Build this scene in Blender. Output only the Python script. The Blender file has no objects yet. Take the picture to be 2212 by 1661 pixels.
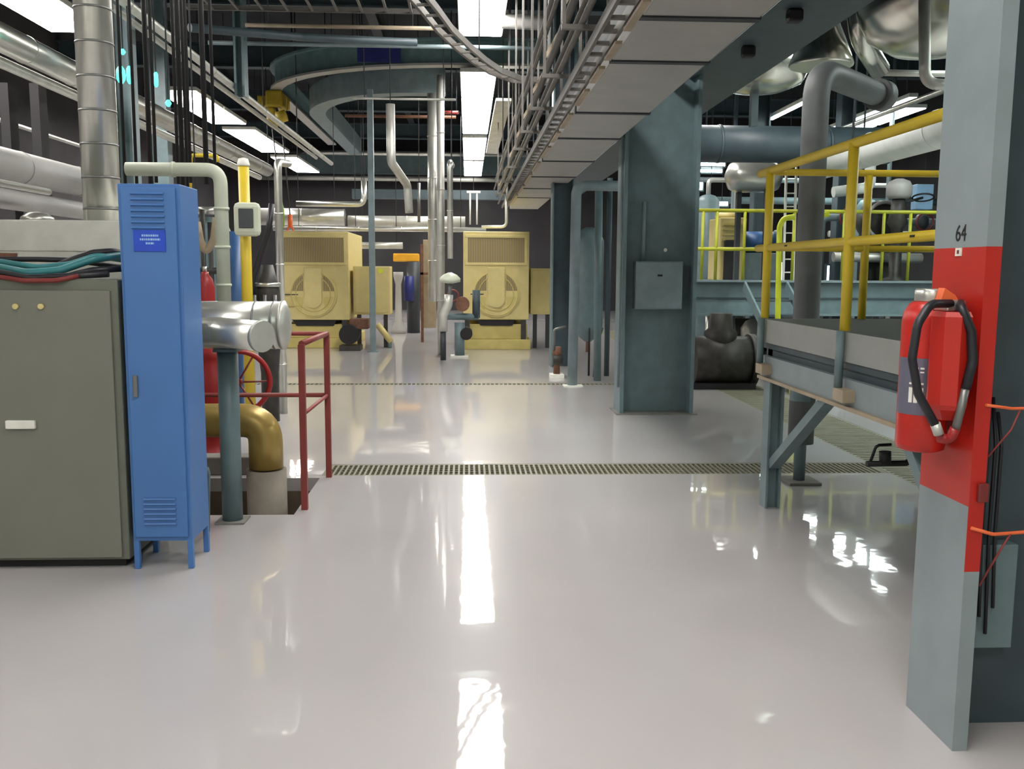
import bpy, bmesh, math, random
from mathutils import Vector, Matrix

random.seed(7)
SC = bpy.context.scene
COL = SC.collection

# ------------------------------------------------------------------ camera
FPX, IW, IH, EYE = 1988.0, 2212.0, 1661.0, 1.56
YAW, PITCH, ROLL = 0.048624, 0.123572, 0.006
FWD = Vector((math.sin(YAW)*math.cos(PITCH), math.cos(YAW)*math.cos(PITCH), -math.sin(PITCH)))
_r0 = Vector((math.cos(YAW), -math.sin(YAW), 0)); _u0 = _r0.cross(FWD)
RGT = _r0*math.cos(ROLL) + _u0*math.sin(ROLL)
UPV = -_r0*math.sin(ROLL) + _u0*math.cos(ROLL)
cam_data = bpy.data.cameras.new('camera')
cam_data.sensor_width = 36; cam_data.lens = FPX/IW*36; cam_data.clip_start = 0.05; cam_data.clip_end = 200
cam = bpy.data.objects.new('camera', cam_data); COL.objects.link(cam)
m = Matrix((RGT, UPV, -FWD)).transposed().to_4x4(); m.translation = (0, 0, EYE)
cam.matrix_world = m
SC.camera = cam

# ------------------------------------------------------------------ world, exposure
w = bpy.data.worlds.new('world'); SC.world = w; w.use_nodes = True
w.node_tree.nodes['Background'].inputs[0].default_value = (0.6, 0.7, 0.75, 1)
w.node_tree.nodes['Background'].inputs[1].default_value = 0.03
SC.view_settings.view_transform = 'Standard'
SC.view_settings.look = 'None'
SC.view_settings.gamma = 1
SC.view_settings.exposure = 0.36
LAMP = 24.0
SC.cycles.max_bounces = 7
SC.cycles.diffuse_bounces = 4
SC.cycles.glossy_bounces = 4
SC.cycles.sample_clamp_indirect = 6
SC.cycles.caustics_reflective = False
SC.cycles.caustics_refractive = False

def at(px, py, Y):                     # the point of the place at depth Y on the sight line of a pixel
    d = FWD + RGT*((px-IW/2)/FPX) + UPV*((IH/2-py)/FPX)
    return Vector((0, 0, EYE)) + d*(Y/d.y)
def atz(px, py, Z):
    d = FWD + RGT*((px-IW/2)/FPX) + UPV*((IH/2-py)/FPX)
    return Vector((0, 0, EYE)) + d*((Z-EYE)/d.z)

# ------------------------------------------------------------------ materials
def srgb(r, g, b):
    f = lambda c: (c/255/12.92) if c/255 <= .04045 else ((c/255+.055)/1.055)**2.4
    return (f(r), f(g), f(b), 1)
MATS = {}
def mat(name, col, rough=.5, metal=0., noise=.12, nscale=6., coat=0., emit=None, estr=0., bump=0., bscale=20.):
    mt = bpy.data.materials.new(name); mt.use_nodes = True
    nt = mt.node_tree; b = nt.nodes['Principled BSDF']
    b.inputs['Roughness'].default_value = rough
    b.inputs['Metallic'].default_value = metal
    b.inputs['Coat Weight'].default_value = coat
    tc = nt.nodes.new('ShaderNodeTexCoord')
    if emit:
        b.inputs['Base Color'].default_value = col
        b.inputs['Emission Color'].default_value = emit
        b.inputs['Emission Strength'].default_value = estr
    else:
        n = nt.nodes.new('ShaderNodeTexNoise'); n.inputs['Scale'].default_value = nscale
        n.inputs['Detail'].default_value = 3
        r = nt.nodes.new('ShaderNodeValToRGB')
        lo = [c*(1-noise) for c in col[:3]]+[1]; hi = [min(1, c*(1+noise)) for c in col[:3]]+[1]
        r.color_ramp.elements[0].color = lo; r.color_ramp.elements[1].color = hi
        r.color_ramp.elements[0].position = .3; r.color_ramp.elements[1].position = .7
        nt.links.new(tc.outputs['Object'], n.inputs['Vector'])
        nt.links.new(n.outputs['Fac'], r.inputs['Fac'])
        nt.links.new(r.outputs['Color'], b.inputs['Base Color'])
    if bump:
        n2 = nt.nodes.new('ShaderNodeTexNoise'); n2.inputs['Scale'].default_value = bscale
        bp = nt.nodes.new('ShaderNodeBump'); bp.inputs['Strength'].default_value = bump
        bp.inputs['Distance'].default_value = .02
        nt.links.new(tc.outputs['Object'], n2.inputs['Vector'])
        nt.links.new(n2.outputs['Fac'], bp.inputs['Height'])
        nt.links.new(bp.outputs['Normal'], b.inputs['Normal'])
    MATS[name] = mt
    return mt

mat('teal', srgb(102, 122, 126), .45)
mat('teal_light', srgb(118, 134, 138), .45)
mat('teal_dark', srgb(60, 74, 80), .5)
mat('column_grey', srgb(134, 146, 148), .5, noise=.06)
mat('strut_grey', srgb(96, 93, 88), .5)
mat('monorail', srgb(112, 142, 142), .5)
mat('hoist_yellow', srgb(176, 152, 34), .5)
mat('polished', srgb(215, 215, 205), .24, metal=1., noise=.06, bump=.12, bscale=5)
mat('dark_steel', srgb(48, 52, 56), .55)
mat('pipe_grey', srgb(100, 104, 104), .5)
mat('black', srgb(18, 18, 20), .6)
mat('rubber', srgb(30, 30, 36), .45)
mat('silver', srgb(204, 204, 196), .3, metal=.8, noise=.08, bump=.08, bscale=12)
mat('galvanised', srgb(198, 198, 190), .42, metal=.5, noise=.1, bump=.06)
mat('white_jacket', srgb(232, 238, 232), .35, noise=.05)
mat('cream_pipe', srgb(198, 204, 184), .5, noise=.06)
mat('grey_conduit', srgb(120, 120, 118), .4, metal=.5)
mat('cream', srgb(206, 190, 128), .5, noise=.05)
mat('cream_dark', srgb(196, 180, 108), .55, noise=.08)
mat('yellow', srgb(208, 182, 46), .45, noise=.05)
mat('olive', srgb(160, 164, 36), .5)
mat('lime', srgb(206, 216, 50), .45, noise=.05)
mat('amber', srgb(220, 160, 30), .5)
mat('red', srgb(184, 36, 26), .35, noise=.05)
mat('valve_red', srgb(150, 32, 32), .4)
mat('sleeve', srgb(128, 119, 108), .8, noise=.15)
mat('toe_grey', srgb(146, 149, 144), .5, noise=.05)
mat('label_grey', srgb(96, 96, 112), .5)
mat('dark_red', srgb(118, 42, 38), .5)
mat('oxide_red', srgb(132, 54, 48), .55)
mat('blue', srgb(68, 114, 174), .45, noise=.03, nscale=3)
mat('blue_label', srgb(24, 70, 190), .4)
mat('navy', srgb(30, 40, 110), .5)
mat('pump_blue', srgb(50, 90, 140), .45)
mat('pale_blue', srgb(150, 190, 225), .5)
mat('cab_grey', srgb(116, 117, 106), .55, noise=.04, nscale=3)
mat('cab_edge', srgb(102, 106, 94), .55)
mat('white', srgb(225, 225, 215), .5)
mat('concrete', srgb(120, 118, 112), .8, noise=.15)
mat('pit_concrete', srgb(104, 92, 78), .85, noise=.2)
mat('brass_pipe', srgb(176, 150, 84), .35, metal=.35, noise=.12)
mat('tan', srgb(160, 146, 124), .6)
mat('hose_teal', srgb(50, 120, 124), .4)
mat('orange', srgb(235, 110, 60), .5)
mat('green', srgb(120, 160, 40), .5)
mat('grating', srgb(126, 124, 106), .6, metal=.2)
mat('ceiling', srgb(40, 44, 48), .9, noise=.3, nscale=1.5)
mat('wall', srgb(50, 48, 50), .9, noise=.25, nscale=1.)
mat('duct_grey', srgb(165, 164, 160), .5, noise=.06, nscale=3)
mat('machine_dark', srgb(50, 48, 44), .5, noise=.4, nscale=10)
mat('screen', srgb(60, 66, 70), .2)
mat('rust', srgb(110, 74, 56), .7, noise=.3, nscale=15)
mat('lamp_white', (1, 1, 1, 1), emit=(1, .97, .93, 1), estr=LAMP)
mat('lamp_cool', (1, 1, 1, 1), emit=(.88, 1, .96, 1), estr=LAMP)
mat('lamp_cyan', (0, .3, .3, 1), emit=(.05, 1, .75, 1), estr=4)
mat('lamp_day', (1, 1, 1, 1), emit=(.75, .92, 1, 1), estr=3)

# glossy poured floor
def floor_mat():
    mt = bpy.data.materials.new('epoxy_floor'); mt.use_nodes = True; nt = mt.node_tree
    b = nt.nodes['Principled BSDF']
    tc = nt.nodes.new('ShaderNodeTexCoord')
    n = nt.nodes.new('ShaderNodeTexNoise'); n.inputs['Scale'].default_value = .8; n.inputs['Detail'].default_value = 6
    r = nt.nodes.new('ShaderNodeValToRGB')
    r.color_ramp.elements[0].color = srgb(168, 164, 163); r.color_ramp.elements[1].color = srgb(182, 178, 177)
    nt.links.new(tc.outputs['Object'], n.inputs['Vector']); nt.links.new(n.outputs['Fac'], r.inputs['Fac'])
    nt.links.new(r.outputs['Color'], b.inputs['Base Color'])
    b.inputs['Roughness'].default_value = .3
    b.inputs['Coat Weight'].default_value = .85
    b.inputs['Specular IOR Level'].default_value = .03
    b.inputs['Coat Roughness'].default_value = .03
    n2 = nt.nodes.new('ShaderNodeTexNoise'); n2.inputs['Scale'].default_value = 5; n2.inputs['Detail'].default_value = 2
    bp = nt.nodes.new('ShaderNodeBump'); bp.inputs['Strength'].default_value = .07; bp.inputs['Distance'].default_value = .01
    nt.links.new(tc.outputs['Object'], n2.inputs['Vector']); nt.links.new(n2.outputs['Fac'], bp.inputs['Height'])
    nt.links.new(bp.outputs['Normal'], b.inputs['Normal']); nt.links.new(bp.outputs['Normal'], b.inputs['Coat Normal'])
    MATS['floor'] = mt
floor_mat()

def striped(name, c1, c2, axis, freq, rough=.5, width=.5):
    mt = bpy.data.materials.new(name); mt.use_nodes = True; nt = mt.node_tree
    b = nt.nodes['Principled BSDF']; b.inputs['Roughness'].default_value = rough
    tc = nt.nodes.new('ShaderNodeTexCoord'); sx = nt.nodes.new('ShaderNodeSeparateXYZ')
    mu = nt.nodes.new('ShaderNodeMath'); mu.operation = 'MULTIPLY'; mu.inputs[1].default_value = freq
    fr = nt.nodes.new('ShaderNodeMath'); fr.operation = 'FRACT'
    gt = nt.nodes.new('ShaderNodeMath'); gt.operation = 'GREATER_THAN'; gt.inputs[1].default_value = width
    mx = nt.nodes.new('ShaderNodeMix'); mx.data_type = 'RGBA'
    mx.inputs[6].default_value = c1; mx.inputs[7].default_value = c2
    nt.links.new(tc.outputs['Object'], sx.inputs[0]); nt.links.new(sx.outputs[axis], mu.inputs[0])
    nt.links.new(mu.outputs[0], fr.inputs[0]); nt.links.new(fr.outputs[0], gt.inputs[0])
    nt.links.new(gt.outputs[0], mx.inputs[0]); nt.links.new(mx.outputs[2], b.inputs['Base Color'])
    MATS[name] = mt
striped('mesh_grille', srgb(160, 142, 96), srgb(120, 106, 72), 0, 30)

# ------------------------------------------------------------------ mesh builder
class MB:
    def __init__(s): s.bm = bmesh.new()
    def box(s, a, b, bev=0., mi=0):
        a, b = Vector(a), Vector(b)
        lo = Vector([min(a[i], b[i]) for i in range(3)]); hi = Vector([max(a[i], b[i]) for i in range(3)])
        r = bmesh.ops.create_cube(s.bm, size=1)
        for v in r['verts']:
            v.co = Vector([lo[i] + (v.co[i]+.5)*(hi[i]-lo[i]) for i in range(3)])
        fs = {f for v in r['verts'] for f in v.link_faces}
        for f in fs: f.material_index = mi
        if bev:
            es = {e for v in r['verts'] for e in v.link_edges}
            bmesh.ops.bevel(s.bm, geom=list(es), offset=bev, segments=2, affect='EDGES', profile=.5)
        return s
    def sweep(s, pts, r, seg=16, cap=True, radii=None, closed=False):
        pts = [Vector(p) for p in pts]; n = len(pts); rings = []
        prev = None
        for i, p in enumerate(pts):
            if closed: t = (pts[(i+1) % n]-pts[i-1]).normalized()
            elif i == 0: t = (pts[1]-p).normalized()
            elif i == n-1: t = (p-pts[-2]).normalized()
            else: t = ((pts[i+1]-p).normalized()+(p-pts[i-1]).normalized()).normalized()
            if prev is None:
                a = Vector((0, 0, 1)) if abs(t.z) < .9 else Vector((0, 1, 0))
                u = t.cross(a).normalized()
            else:
                u = (prev - t*prev.dot(t)).normalized()
            prev = u; v = t.cross(u)
            rr = radii[i] if radii else r
            rings.append([s.bm.verts.new(p + (u*math.cos(2*math.pi*k/seg)+v*math.sin(2*math.pi*k/seg))*rr) for k in range(seg)])
        m_ = n if closed else n-1
        for i in range(m_):
            A, B = rings[i], rings[(i+1) % n]
            for k in range(seg):
                f = s.bm.faces.new((A[k], A[(k+1) % seg], B[(k+1) % seg], B[k])); f.smooth = True
        if cap and not closed:
            s.bm.faces.new(rings[0][::-1]); s.bm.faces.new(rings[-1])
        return s
    def pipe(s, pts, r, bend=None, seg=16, rings=0, rh=.006):
        pts = [Vector(p) for p in pts]; bend = bend if bend is not None else r*2.2
        out = [pts[0]]
        for i in range(1, len(pts)-1):
            p = pts[i]; a = (pts[i-1]-p); b = (pts[i+1]-p)
            ang = a.angle(b)
            if ang > math.pi-.02: out.append(p); continue
            d = min(bend/max(.2, math.tan(ang/2)), a.length*.48, b.length*.48)
            p0 = p+a.normalized()*d; p1 = p+b.normalized()*d
            for k in range(9):
                t = k/8; out.append(p0.lerp(p, t).lerp(p.lerp(p1, t), t))
        out.append(pts[-1])
        s.sweep(out, r, seg)
        if rings:
            for i in range(len(pts)-1):
                L = (pts[i+1]-pts[i]); nn = int(L.length/rings)
                for k in range(1, nn):
                    c = pts[i]+L*(k/nn); d = L.normalized()*.008
                    s.sweep([c-d, c+d], r+rh, seg)
        return s
    def cyl(s, a, b, r, seg=20, r2=None):
        return s.sweep([a, b], r, seg, radii=[r, r if r2 is None else r2])
    def lathe(s, c, prof, seg=24, axis='Z'):
        c = Vector(c); rings = []
        for (r, h) in prof:
            ring = []
            for k in range(seg):
                a = 2*math.pi*k/seg; x, y = r*math.cos(a), r*math.sin(a)
                o = {'Z': (x, y, h), 'Y': (x, h, -y), 'X': (h, x, y)}[axis]
                ring.append(s.bm.verts.new(c+Vector(o)))
            rings.append(ring)
        for i in range(len(rings)-1):
            for k in range(seg):
                f = s.bm.faces.new((rings[i][k], rings[i][(k+1) % seg], rings[i+1][(k+1) % seg], rings[i+1][k])); f.smooth = True
        s.bm.faces.new(rings[0][::-1]); s.bm.faces.new(rings[-1])
        return s
    def torus(s, c, R, r, n1, seg=10, n=48):       # ring around axis n1
        c = Vector(c); ax = Vector(n1).normalized()
        a = Vector((0, 0, 1)) if abs(ax.z) < .9 else Vector((1, 0, 0))
        u = ax.cross(a).normalized(); v = ax.cross(u)
        return s.sweep([c+(u*math.cos(2*math.pi*k/n)+v*math.sin(2*math.pi*k/n))*R for k in range(n)], r, seg, closed=True)
    def bar(s, a, b, wx, wy, up=(0, 0, 1)):        # rectangular bar from a to b
        a, b = Vector(a), Vector(b); t = (b-a).normalized(); up = Vector(up)
        if abs(t.dot(up)) > .95: up = Vector((0, 1, 0))
        u = t.cross(up).normalized(); v = u.cross(t)
        R = []
        for p in (a, b):
            R.append([s.bm.verts.new(p+u*wx/2*i+v*wy/2*j) for i, j in ((-1, -1), (1, -1), (1, 1), (-1, 1))])
        for k in range(4): s.bm.faces.new((R[0][k], R[0][(k+1) % 4], R[1][(k+1) % 4], R[1][k]))
        s.bm.faces.new(R[0][::-1]); s.bm.faces.new(R[1])
        return s
    def ibeam(s, a, b, wd, ht, tf=.03, tw=.02):    # horizontal I-beam, a/b on the underside centre line
        a, b = Vector(a), Vector(b); Z = Vector((0, 0, 1))
        s.bar(a+Z*tf/2, b+Z*tf/2, wd, tf); s.bar(a+Z*(ht-tf/2), b+Z*(ht-tf/2), wd, tf)
        s.bar(a+Z*ht/2, b+Z*ht/2, tw, ht-2*tf+.002)
        return s
    def prism(s, poly, d0, d1, axis=1):            # poly in the plane across the axis
        def P(p, d):
            q = list(p); q.insert(axis, d); return Vector(q)
        A = [s.bm.verts.new(P(p, d0)) for p in poly]; B = [s.bm.verts.new(P(p, d1)) for p in poly]
        n = len(poly)
        for k in range(n): s.bm.faces.new((A[k], A[(k+1) % n], B[(k+1) % n], B[k]))
        s.bm.faces.new(A[::-1]); s.bm.faces.new(B)
        return s
    def build(s, name, mt, parent=None, base=None):
        bmesh.ops.recalc_face_normals(s.bm, faces=s.bm.faces)
        me = bpy.data.meshes.new(name)
        if parent is None:
            xs = [v.co for v in s.bm.verts]
            base = Vector(((min(c.x for c in xs)+max(c.x for c in xs))/2, (min(c.y for c in xs)+max(c.y for c in xs))/2, min(c.z for c in xs)))
        else:
            q = parent
            while q.parent: q = q.parent
            base = q.location
        for v in s.bm.verts: v.co -= base
        s.bm.to_mesh(me); s.bm.free()
        for m_ in (mt if isinstance(mt, (list, tuple)) else [mt]): me.materials.append(MATS[m_])
        o = bpy.data.objects.new(name, me); COL.objects.link(o)
        if parent: o.parent = parent
        else: o.location = base
        return o
def tag(o, label, cat, group=None, kind=None):
    o['label'] = label; o['category'] = cat
    if group: o['group'] = group
    if kind: o['kind'] = kind
    return o
def thing(name, label, cat, loc, group=None):
    o = bpy.data.objects.new(name, None); COL.objects.link(o); o.location = Vector(loc)
    o.empty_display_size = .1
    return tag(o, label, cat, group)
def struct(o, kind='structure'):
    o['kind'] = kind; return o
def copy_tree(o, parent=None):
    c = o.copy(); COL.objects.link(c); c.parent = parent
    for ch in o.children: copy_tree(ch, c)
    return c
def hang(o, pts, ztop=None, rr=.008):            # hanger rods from the roof down to the points
    for p in pts:
        MB().cyl((p[0], p[1], p[2]), (p[0], p[1], ztop or ZC), rr, 6).build('hanger_rod', 'dark_steel', o)
def run(name, label, cat, pts, r, mt, bend=None, rings=0, group=None, seg=16, hg=()):   # one pipe run as one thing
    o = tag(MB().pipe(pts, r, bend, seg, rings).build(name, mt), label, cat, group)
    for t_ in hg:
        p = Vector(pts[0]).lerp(Vector(pts[-1]), t_) if len(pts) == 2 else Vector(pts[int(t_)])
        hang(o, [(p.x, p.y, p.z)])
    return o

# ------------------------------------------------------------------ the setting
X0, X1, Y0, Y1, ZC = -9.0, 13.0, -4.0, 36.0, 7.4
PIT = (-3.2, -1.11, 5.80, 6.85)
DR1 = (-1.11, 3.30, 6.92, 7.33)
DR2 = (-4.5, 2.6, 12.50, 12.70)
TR = (3.30, 4.00, 3.0, 24.0)
def floor():
    holes = [PIT, DR1, DR2, TR]
    xs = sorted({X0, X1} | {h[0] for h in holes} | {h[1] for h in holes})
    ys = sorted({Y0, Y1} | {h[2] for h in holes} | {h[3] for h in holes})
    b = MB(); V = {}
    def v(i, j, z):
        if (i, j, z) not in V: V[i, j, z] = b.bm.verts.new((xs[i], ys[j], z))
        return V[i, j, z]
    solid = lambda i, j: not any(h[0]-1e-4 <= xs[i] and xs[i+1] <= h[1]+1e-4 and h[2]-1e-4 <= ys[j] and ys[j+1] <= h[3]+1e-4 for h in holes)
    nx, ny = len(xs)-1, len(ys)-1
    for i in range(nx):
        for j in range(ny):
            if not solid(i, j): continue
            b.bm.faces.new((v(i, j, 0), v(i+1, j, 0), v(i+1, j+1, 0), v(i, j+1, 0)))
            for di, dj, p, q in ((-1, 0, (i, j), (i, j+1)), (1, 0, (i+1, j), (i+1, j+1)), (0, -1, (i, j), (i+1, j)), (0, 1, (i, j+1), (i+1, j+1))):
                a, c = i+di, j+dj
                if 0 <= a < nx and 0 <= c < ny and not solid(a, c):
                    b.bm.faces.new((v(*p, 0), v(*q, 0), v(*q, -.1), v(*p, -.1)))
    return struct(b.build('floor', 'floor'))
floor()
def trim_box(n, h, depth, mt='pit_concrete'):
    b = MB(); t = .06
    x0, x1, y0, y1 = h
    b.box((x0-t, y0-t, -depth-t), (x1+t, y1+t, -depth))
    b.box((x0-t, y0-t, -depth), (x0, y1+t, -.1)); b.box((x1, y0-t, -depth), (x1+t, y1+t, -.1))
    b.box((x0, y0-t, -depth), (x1, y0, -.1)); b.box((x0, y1, -depth), (x1, y1+t, -.1))
    struct(b.build('trim_%d' % n, mt))
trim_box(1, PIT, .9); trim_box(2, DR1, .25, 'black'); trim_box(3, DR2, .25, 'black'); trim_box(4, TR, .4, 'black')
struct(MB().box((X0, Y0, ZC), (X1, Y1, ZC+.2)).build('ceiling', 'ceiling'))
struct(MB().box((X0-.2, Y0, -.3), (X0, Y1, ZC)).build('wall_left', 'wall'))
struct(MB().box((X1, Y0, -.3), (X1+.2, Y1, ZC)).build('wall_right', 'wall'))
struct(MB().box((X0-.2, Y1, -.3), (X1+.2, Y1+.2, ZC)).build('wall_back', 'wall'))
struct(MB().box((X0-.2, Y0-.2, -.3), (X1+.2, Y0, ZC)).build('wall_front', 'white'))  # unseen wall behind the camera, made white to bounce light forward

# gratings
def grating(h, along, name_label, bar=.012, pitch=.035):
    x0, x1, y0, y1 = h; t = thing('floor_grating', name_label, 'grating', ((x0+x1)/2, (y0+y1)/2, -.03))
    f = MB(); z0, z1 = -.03, -.002
    f.box((x0+.002, y0+.002, z0), (x1-.002, y0+.03, z1)); f.box((x0+.002, y1-.03, z0), (x1-.002, y1-.002, z1))
    f.box((x0+.002, y0+.03, z0), (x0+.03, y1-.03, z1)); f.box((x1-.03, y0+.03, z0), (x1-.002, y1-.03, z1))
    f.build('frame', 'grating', t)
    g = MB()
    if along == 'x':
        n = int((x1-x0)/pitch)
        for k in range(1, n):
            c = x0+(x1-x0)*k/n; g.box((c-bar/2, y0+.03, z0), (c+bar/2, y1-.03, z1))
        for q in range(1, 5):
            c = y0+(y1-y0)*q/5; g.box((x0+.03, c-.004, z0), (x1-.03, c+.004, z1-.006))
    else:
        n = int((y1-y0)/pitch)
        for k in range(1, n):
            c = y0+(y1-y0)*k/n; g.box((x0+.03, c-bar/2, z0), (x1-.03, c+bar/2, z1))
    g.build('grate_bars', 'grating', t)
grating(DR1, 'x', 'long drain grating across the floor behind the red railing', bar=.016, pitch=.04)
grating(DR2, 'x', 'narrow far drain grating across the floor before the cream machines', bar=.02, pitch=.06)
grating(TR, 'y', 'wide trench grating running back beneath the yellow railed platform', bar=.045, pitch=.07)

# ------------------------------------------------------------------ ceiling lights
def fixture(x, y0, y1, z, wd, mt, label, group):
    t = thing('ceiling_light', label, 'ceiling light', (x, (y0+y1)/2, z), group)
    h = MB(); h.box((x-wd/2-.01, y0, z+.012), (x+wd/2+.01, y1, z+.09), .01)
    h.build('housing', 'white', t)
    MB().box((x-wd/2+.01, y0+.02, z), (x+wd/2-.01, y1-.02, z+.012)).build('diffuser', mt, t)
    hang(t, [(x, yy, z+.09) for yy in (y0+.3, y1-.3)], rr=.006)
    return t
ZL = 4.95
centre = [(-3.4, -1.0), (.8, 3.2), (5.4, 7.8), (8.6, 11.0), (11.2, 14.0), (16.5, 18.85), (18.95, 21.3), (21.4, 23.75), (24.5, 26.9), (27.0, 29.2), (29.7, 31.8), (32.0, 34.2)]  # panels nearer than the first visible one are unseen, added for their light
cx = lambda y: atz(1030, 100, ZL).x*0 + 0.08
CL = {4: 'nearest visible light of the centre row, cut by the frame top', 5: 'second visible light of the centre row, above the curved monorail', 6: 'third visible light of the centre row, in an unbroken strip',
      7: 'fourth visible light of the centre row, ending the long strip', 8: 'fifth visible light of the centre row, after the dark gap', 9: 'sixth visible light of the centre row, far back',
      10: 'second farthest small light of the centre row', 11: 'farthest small light of the centre row'}
for i, (a, b_) in enumerate(centre):
    fixture(.19, a, b_, ZL, .62, 'lamp_white', 'white fluorescent panel, '+CL[i] if i in CL else 'unseen white panel overhead, added to light the near end of the hall', 'centre row of ceiling lights')
left = [(-3.4, -1.0), (2.5, 4.9), (6.5, 8.9), (9.4, 14.2), (18.6, 20.6), (20.7, 22.7), (23.6, 25.8), (25.9, 28.0), (29.2, 31.4), (31.5, 33.6)]  # panels missing from the label table are out of view, added as extra light
LL = {3: 'bright light at the top left corner beside the silver duct', 4: 'near half of the large light above the cream pipe', 5: 'far half of the large light above the cream pipe',
      6: 'third light along the left row, behind the yellow hoist', 7: 'fourth light along the left row, behind the hoist chain', 8: 'second farthest light of the left row', 9: 'farthest light of the left row'}
for i, (a, b_) in enumerate(left):
    fixture(-5.64, a, b_, ZL, .80, 'lamp_white', 'white fluorescent panel, '+LL[i] if i in LL else 'unseen white panel at the left, added to light the near end of the hall', 'left row of ceiling lights')
right = [(0.5, 2.9), (3.5, 5.9), (6.5, 8.9), (19.0, 21.2), (21.3, 23.4), (28.5, 30.6)]  # the near panels are never in view, added to light this side
RL = {3: 'near half of the bright light above the yellow top rail', 4: 'far half of the bright light above the yellow top rail', 5: 'small far light of the right row'}
for i, (a, b_) in enumerate(right):
    fixture(9.1, a, b_, ZL-.05, .62, 'lamp_cool', 'cool white fluorescent panel, '+RL[i] if i in RL else 'unseen cool white panel at the right, added to light the near end of the hall', 'right row of ceiling lights')


for y0 in (7.6, 10.3):  # extra panels out of sight, added to brighten the aisle and its pipe
    fixture(7.1, y0, y0+2.4, ZL, .62, 'lamp_cool', 'unseen cool white panel added to brighten the right aisle, behind the right column', 'unseen added lights over the right aisle')

fixture(8.45, 17.6, 21.8, ZL-.1, .16, 'lamp_cool', 'narrow strip light just above the bright light over the yellow rail', 'narrow strip lights')
fixture(6.6, 17.2, 20.4, ZL-.1, .14, 'lamp_cool', 'narrow strip light left of the tall dark pipe', 'narrow strip lights')
for y0 in (11.0, 15.2, 19.0):  # extra panels kept out of sight above the duct, added to lift the floor
    fixture(3.5, y0, y0+2.4, ZL, .62, 'lamp_white', 'unseen white panel added beyond the girder to brighten the far floor', 'unseen added lights beyond the girder')

# ------------------------------------------------------------------ roof steel
for i, (yy, lab) in enumerate(((12.5, 'teal roof beam crossing nearest the camera at the top edge'), (16.6, 'teal roof beam crossing just above the curved monorail'),
                                (21.5, 'teal roof beam crossing behind the curved monorail'), (27.0, 'teal roof beam crossing beyond the hoist'), (32.5, 'farthest teal roof beam crossing the hall'))):
    tag(MB().ibeam((X0, yy, 6.0), (X1, yy, 6.0), .26, .5).build('roof_beam', 'teal_dark'), lab, 'beam', 'roof beams')
for i, (x, lab) in enumerate(((-6.6, 'dark roof joist along the left light row'), (-1.9, 'dark roof joist between left and centre lights'), (2.9, 'dark roof joist above the right girder'), (6.9, 'dark roof joist at the right lights'))):
    tag(MB().ibeam((x, 2, 6.5), (x, Y1, 6.5), .2, .4).build('roof_joist', 'dark_steel'), lab, 'beam', 'roof joists')

# ------------------------------------------------------------------ right foreground pillar
t = thing('steel_column', 'grey steel H-column with a red painted band, at the right edge', 'column', (1.95, 2.94, 0))
fl = MB()
zs = [0, .609, .822, 1.641, 5.6]
# left flange in height steps so the paint lines fall on the mesh: side face red .822-1.641, front edge red .609-1.641
for i in range(4):
    z0, z1 = zs[i], zs[i+1]
    X_, W_, YA, YB = 1.59, .05, 2.78, 3.1
    red_side = i == 2; red_edge = i in (1, 2)
    fl.box((X_, YA+.002, z0), (X_+W_, YB, z1), mi=1 if red_side else 0)
    fl.box((X_, YA, z0), (X_+W_, YA+.002, z1), mi=1 if red_edge else 0)
fl.build('flange', ['column_grey', 'red'], t)
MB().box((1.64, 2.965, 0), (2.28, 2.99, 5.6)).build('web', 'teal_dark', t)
MB().box((2.28, 2.78, 0), (2.33, 3.1, 5.6)).build('flange', 'teal', t)
# painted number on the left flange
def text_mesh(body, size, name, mt, parent, loc, rot, ext=.0006, sx=1.):
    c = bpy.data.curves.new(name, 'FONT'); c.body = body; c.size = size; c.extrude = ext; c.align_x = 'CENTER'; c.align_y = 'CENTER'
    o = bpy.data.objects.new(name, c); COL.objects.link(o)
    dg = bpy.context.evaluated_depsgraph_get(); me = bpy.data.meshes.new_from_object(o.evaluated_get(dg))
    bpy.data.objects.remove(o); me.materials.clear(); me.materials.append(MATS[mt])
    R = Matrix.Translation(Vector(loc)-parent_base(parent)) @ Matrix.Rotation(rot[2], 4, 'Z') @ Matrix.Rotation(rot[0], 4, 'X') @ Matrix.Diagonal((sx, 1, 1, 1))
    me.transform(R)
    n = bpy.data.objects.new(name, me); COL.objects.link(n); n.parent = parent
    return n
def parent_base(p):
    while p.parent: p = p.parent
    return Vector(p.location)
text_mesh('64', .075, 'painted_number', 'black', t, (1.589, 2.932, 1.685), (math.pi/2, 0, -math.pi/2), sx=.9)
tg = MB().box((1.586, 2.92, 1.614), (1.59, 2.955, 1.64)).build('number_tag', 'white', t)
MB().box((1.585, 2.931, 1.621), (1.586, 2.943, 1.633)).build('mark', 'dark_red', tg)

# box, cables and orange cords on the column
t = thing('junction_box', 'flat grey junction box low on the dark web of the right column', 'junction box', (1.72, 2.95, .28))
MB().box((1.66, 2.90, .30), (1.84, 2.964, .66), .004).build('box_body', 'teal', t)
for k, (x, zb) in enumerate(((1.665, .38), (1.685, .33), (1.70, .42), (1.725, .36), (1.745, .45))):
    tag(MB().pipe([(x+.02, 2.95, 1.30-.05*k), (x+.01, 2.90, 1.0), (x, 2.885, .7), (x+.008, 2.88, zb)], .006, .06, 8).build('hanging_cable', 'rubber'),
        'thin black cable hanging in the recess of the right column', 'cable', 'cables hanging in the column recess')
tag(MB().pipe([(1.62, 2.775, 1.15), (1.72, 2.80, 1.135), (1.95, 2.82, 1.135), (2.275, 2.86, 1.12)], .005, .05, 8).build('orange_rope', 'orange'), 'upper orange rope tied across the right column recess', 'rope', 'orange ropes')
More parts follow.
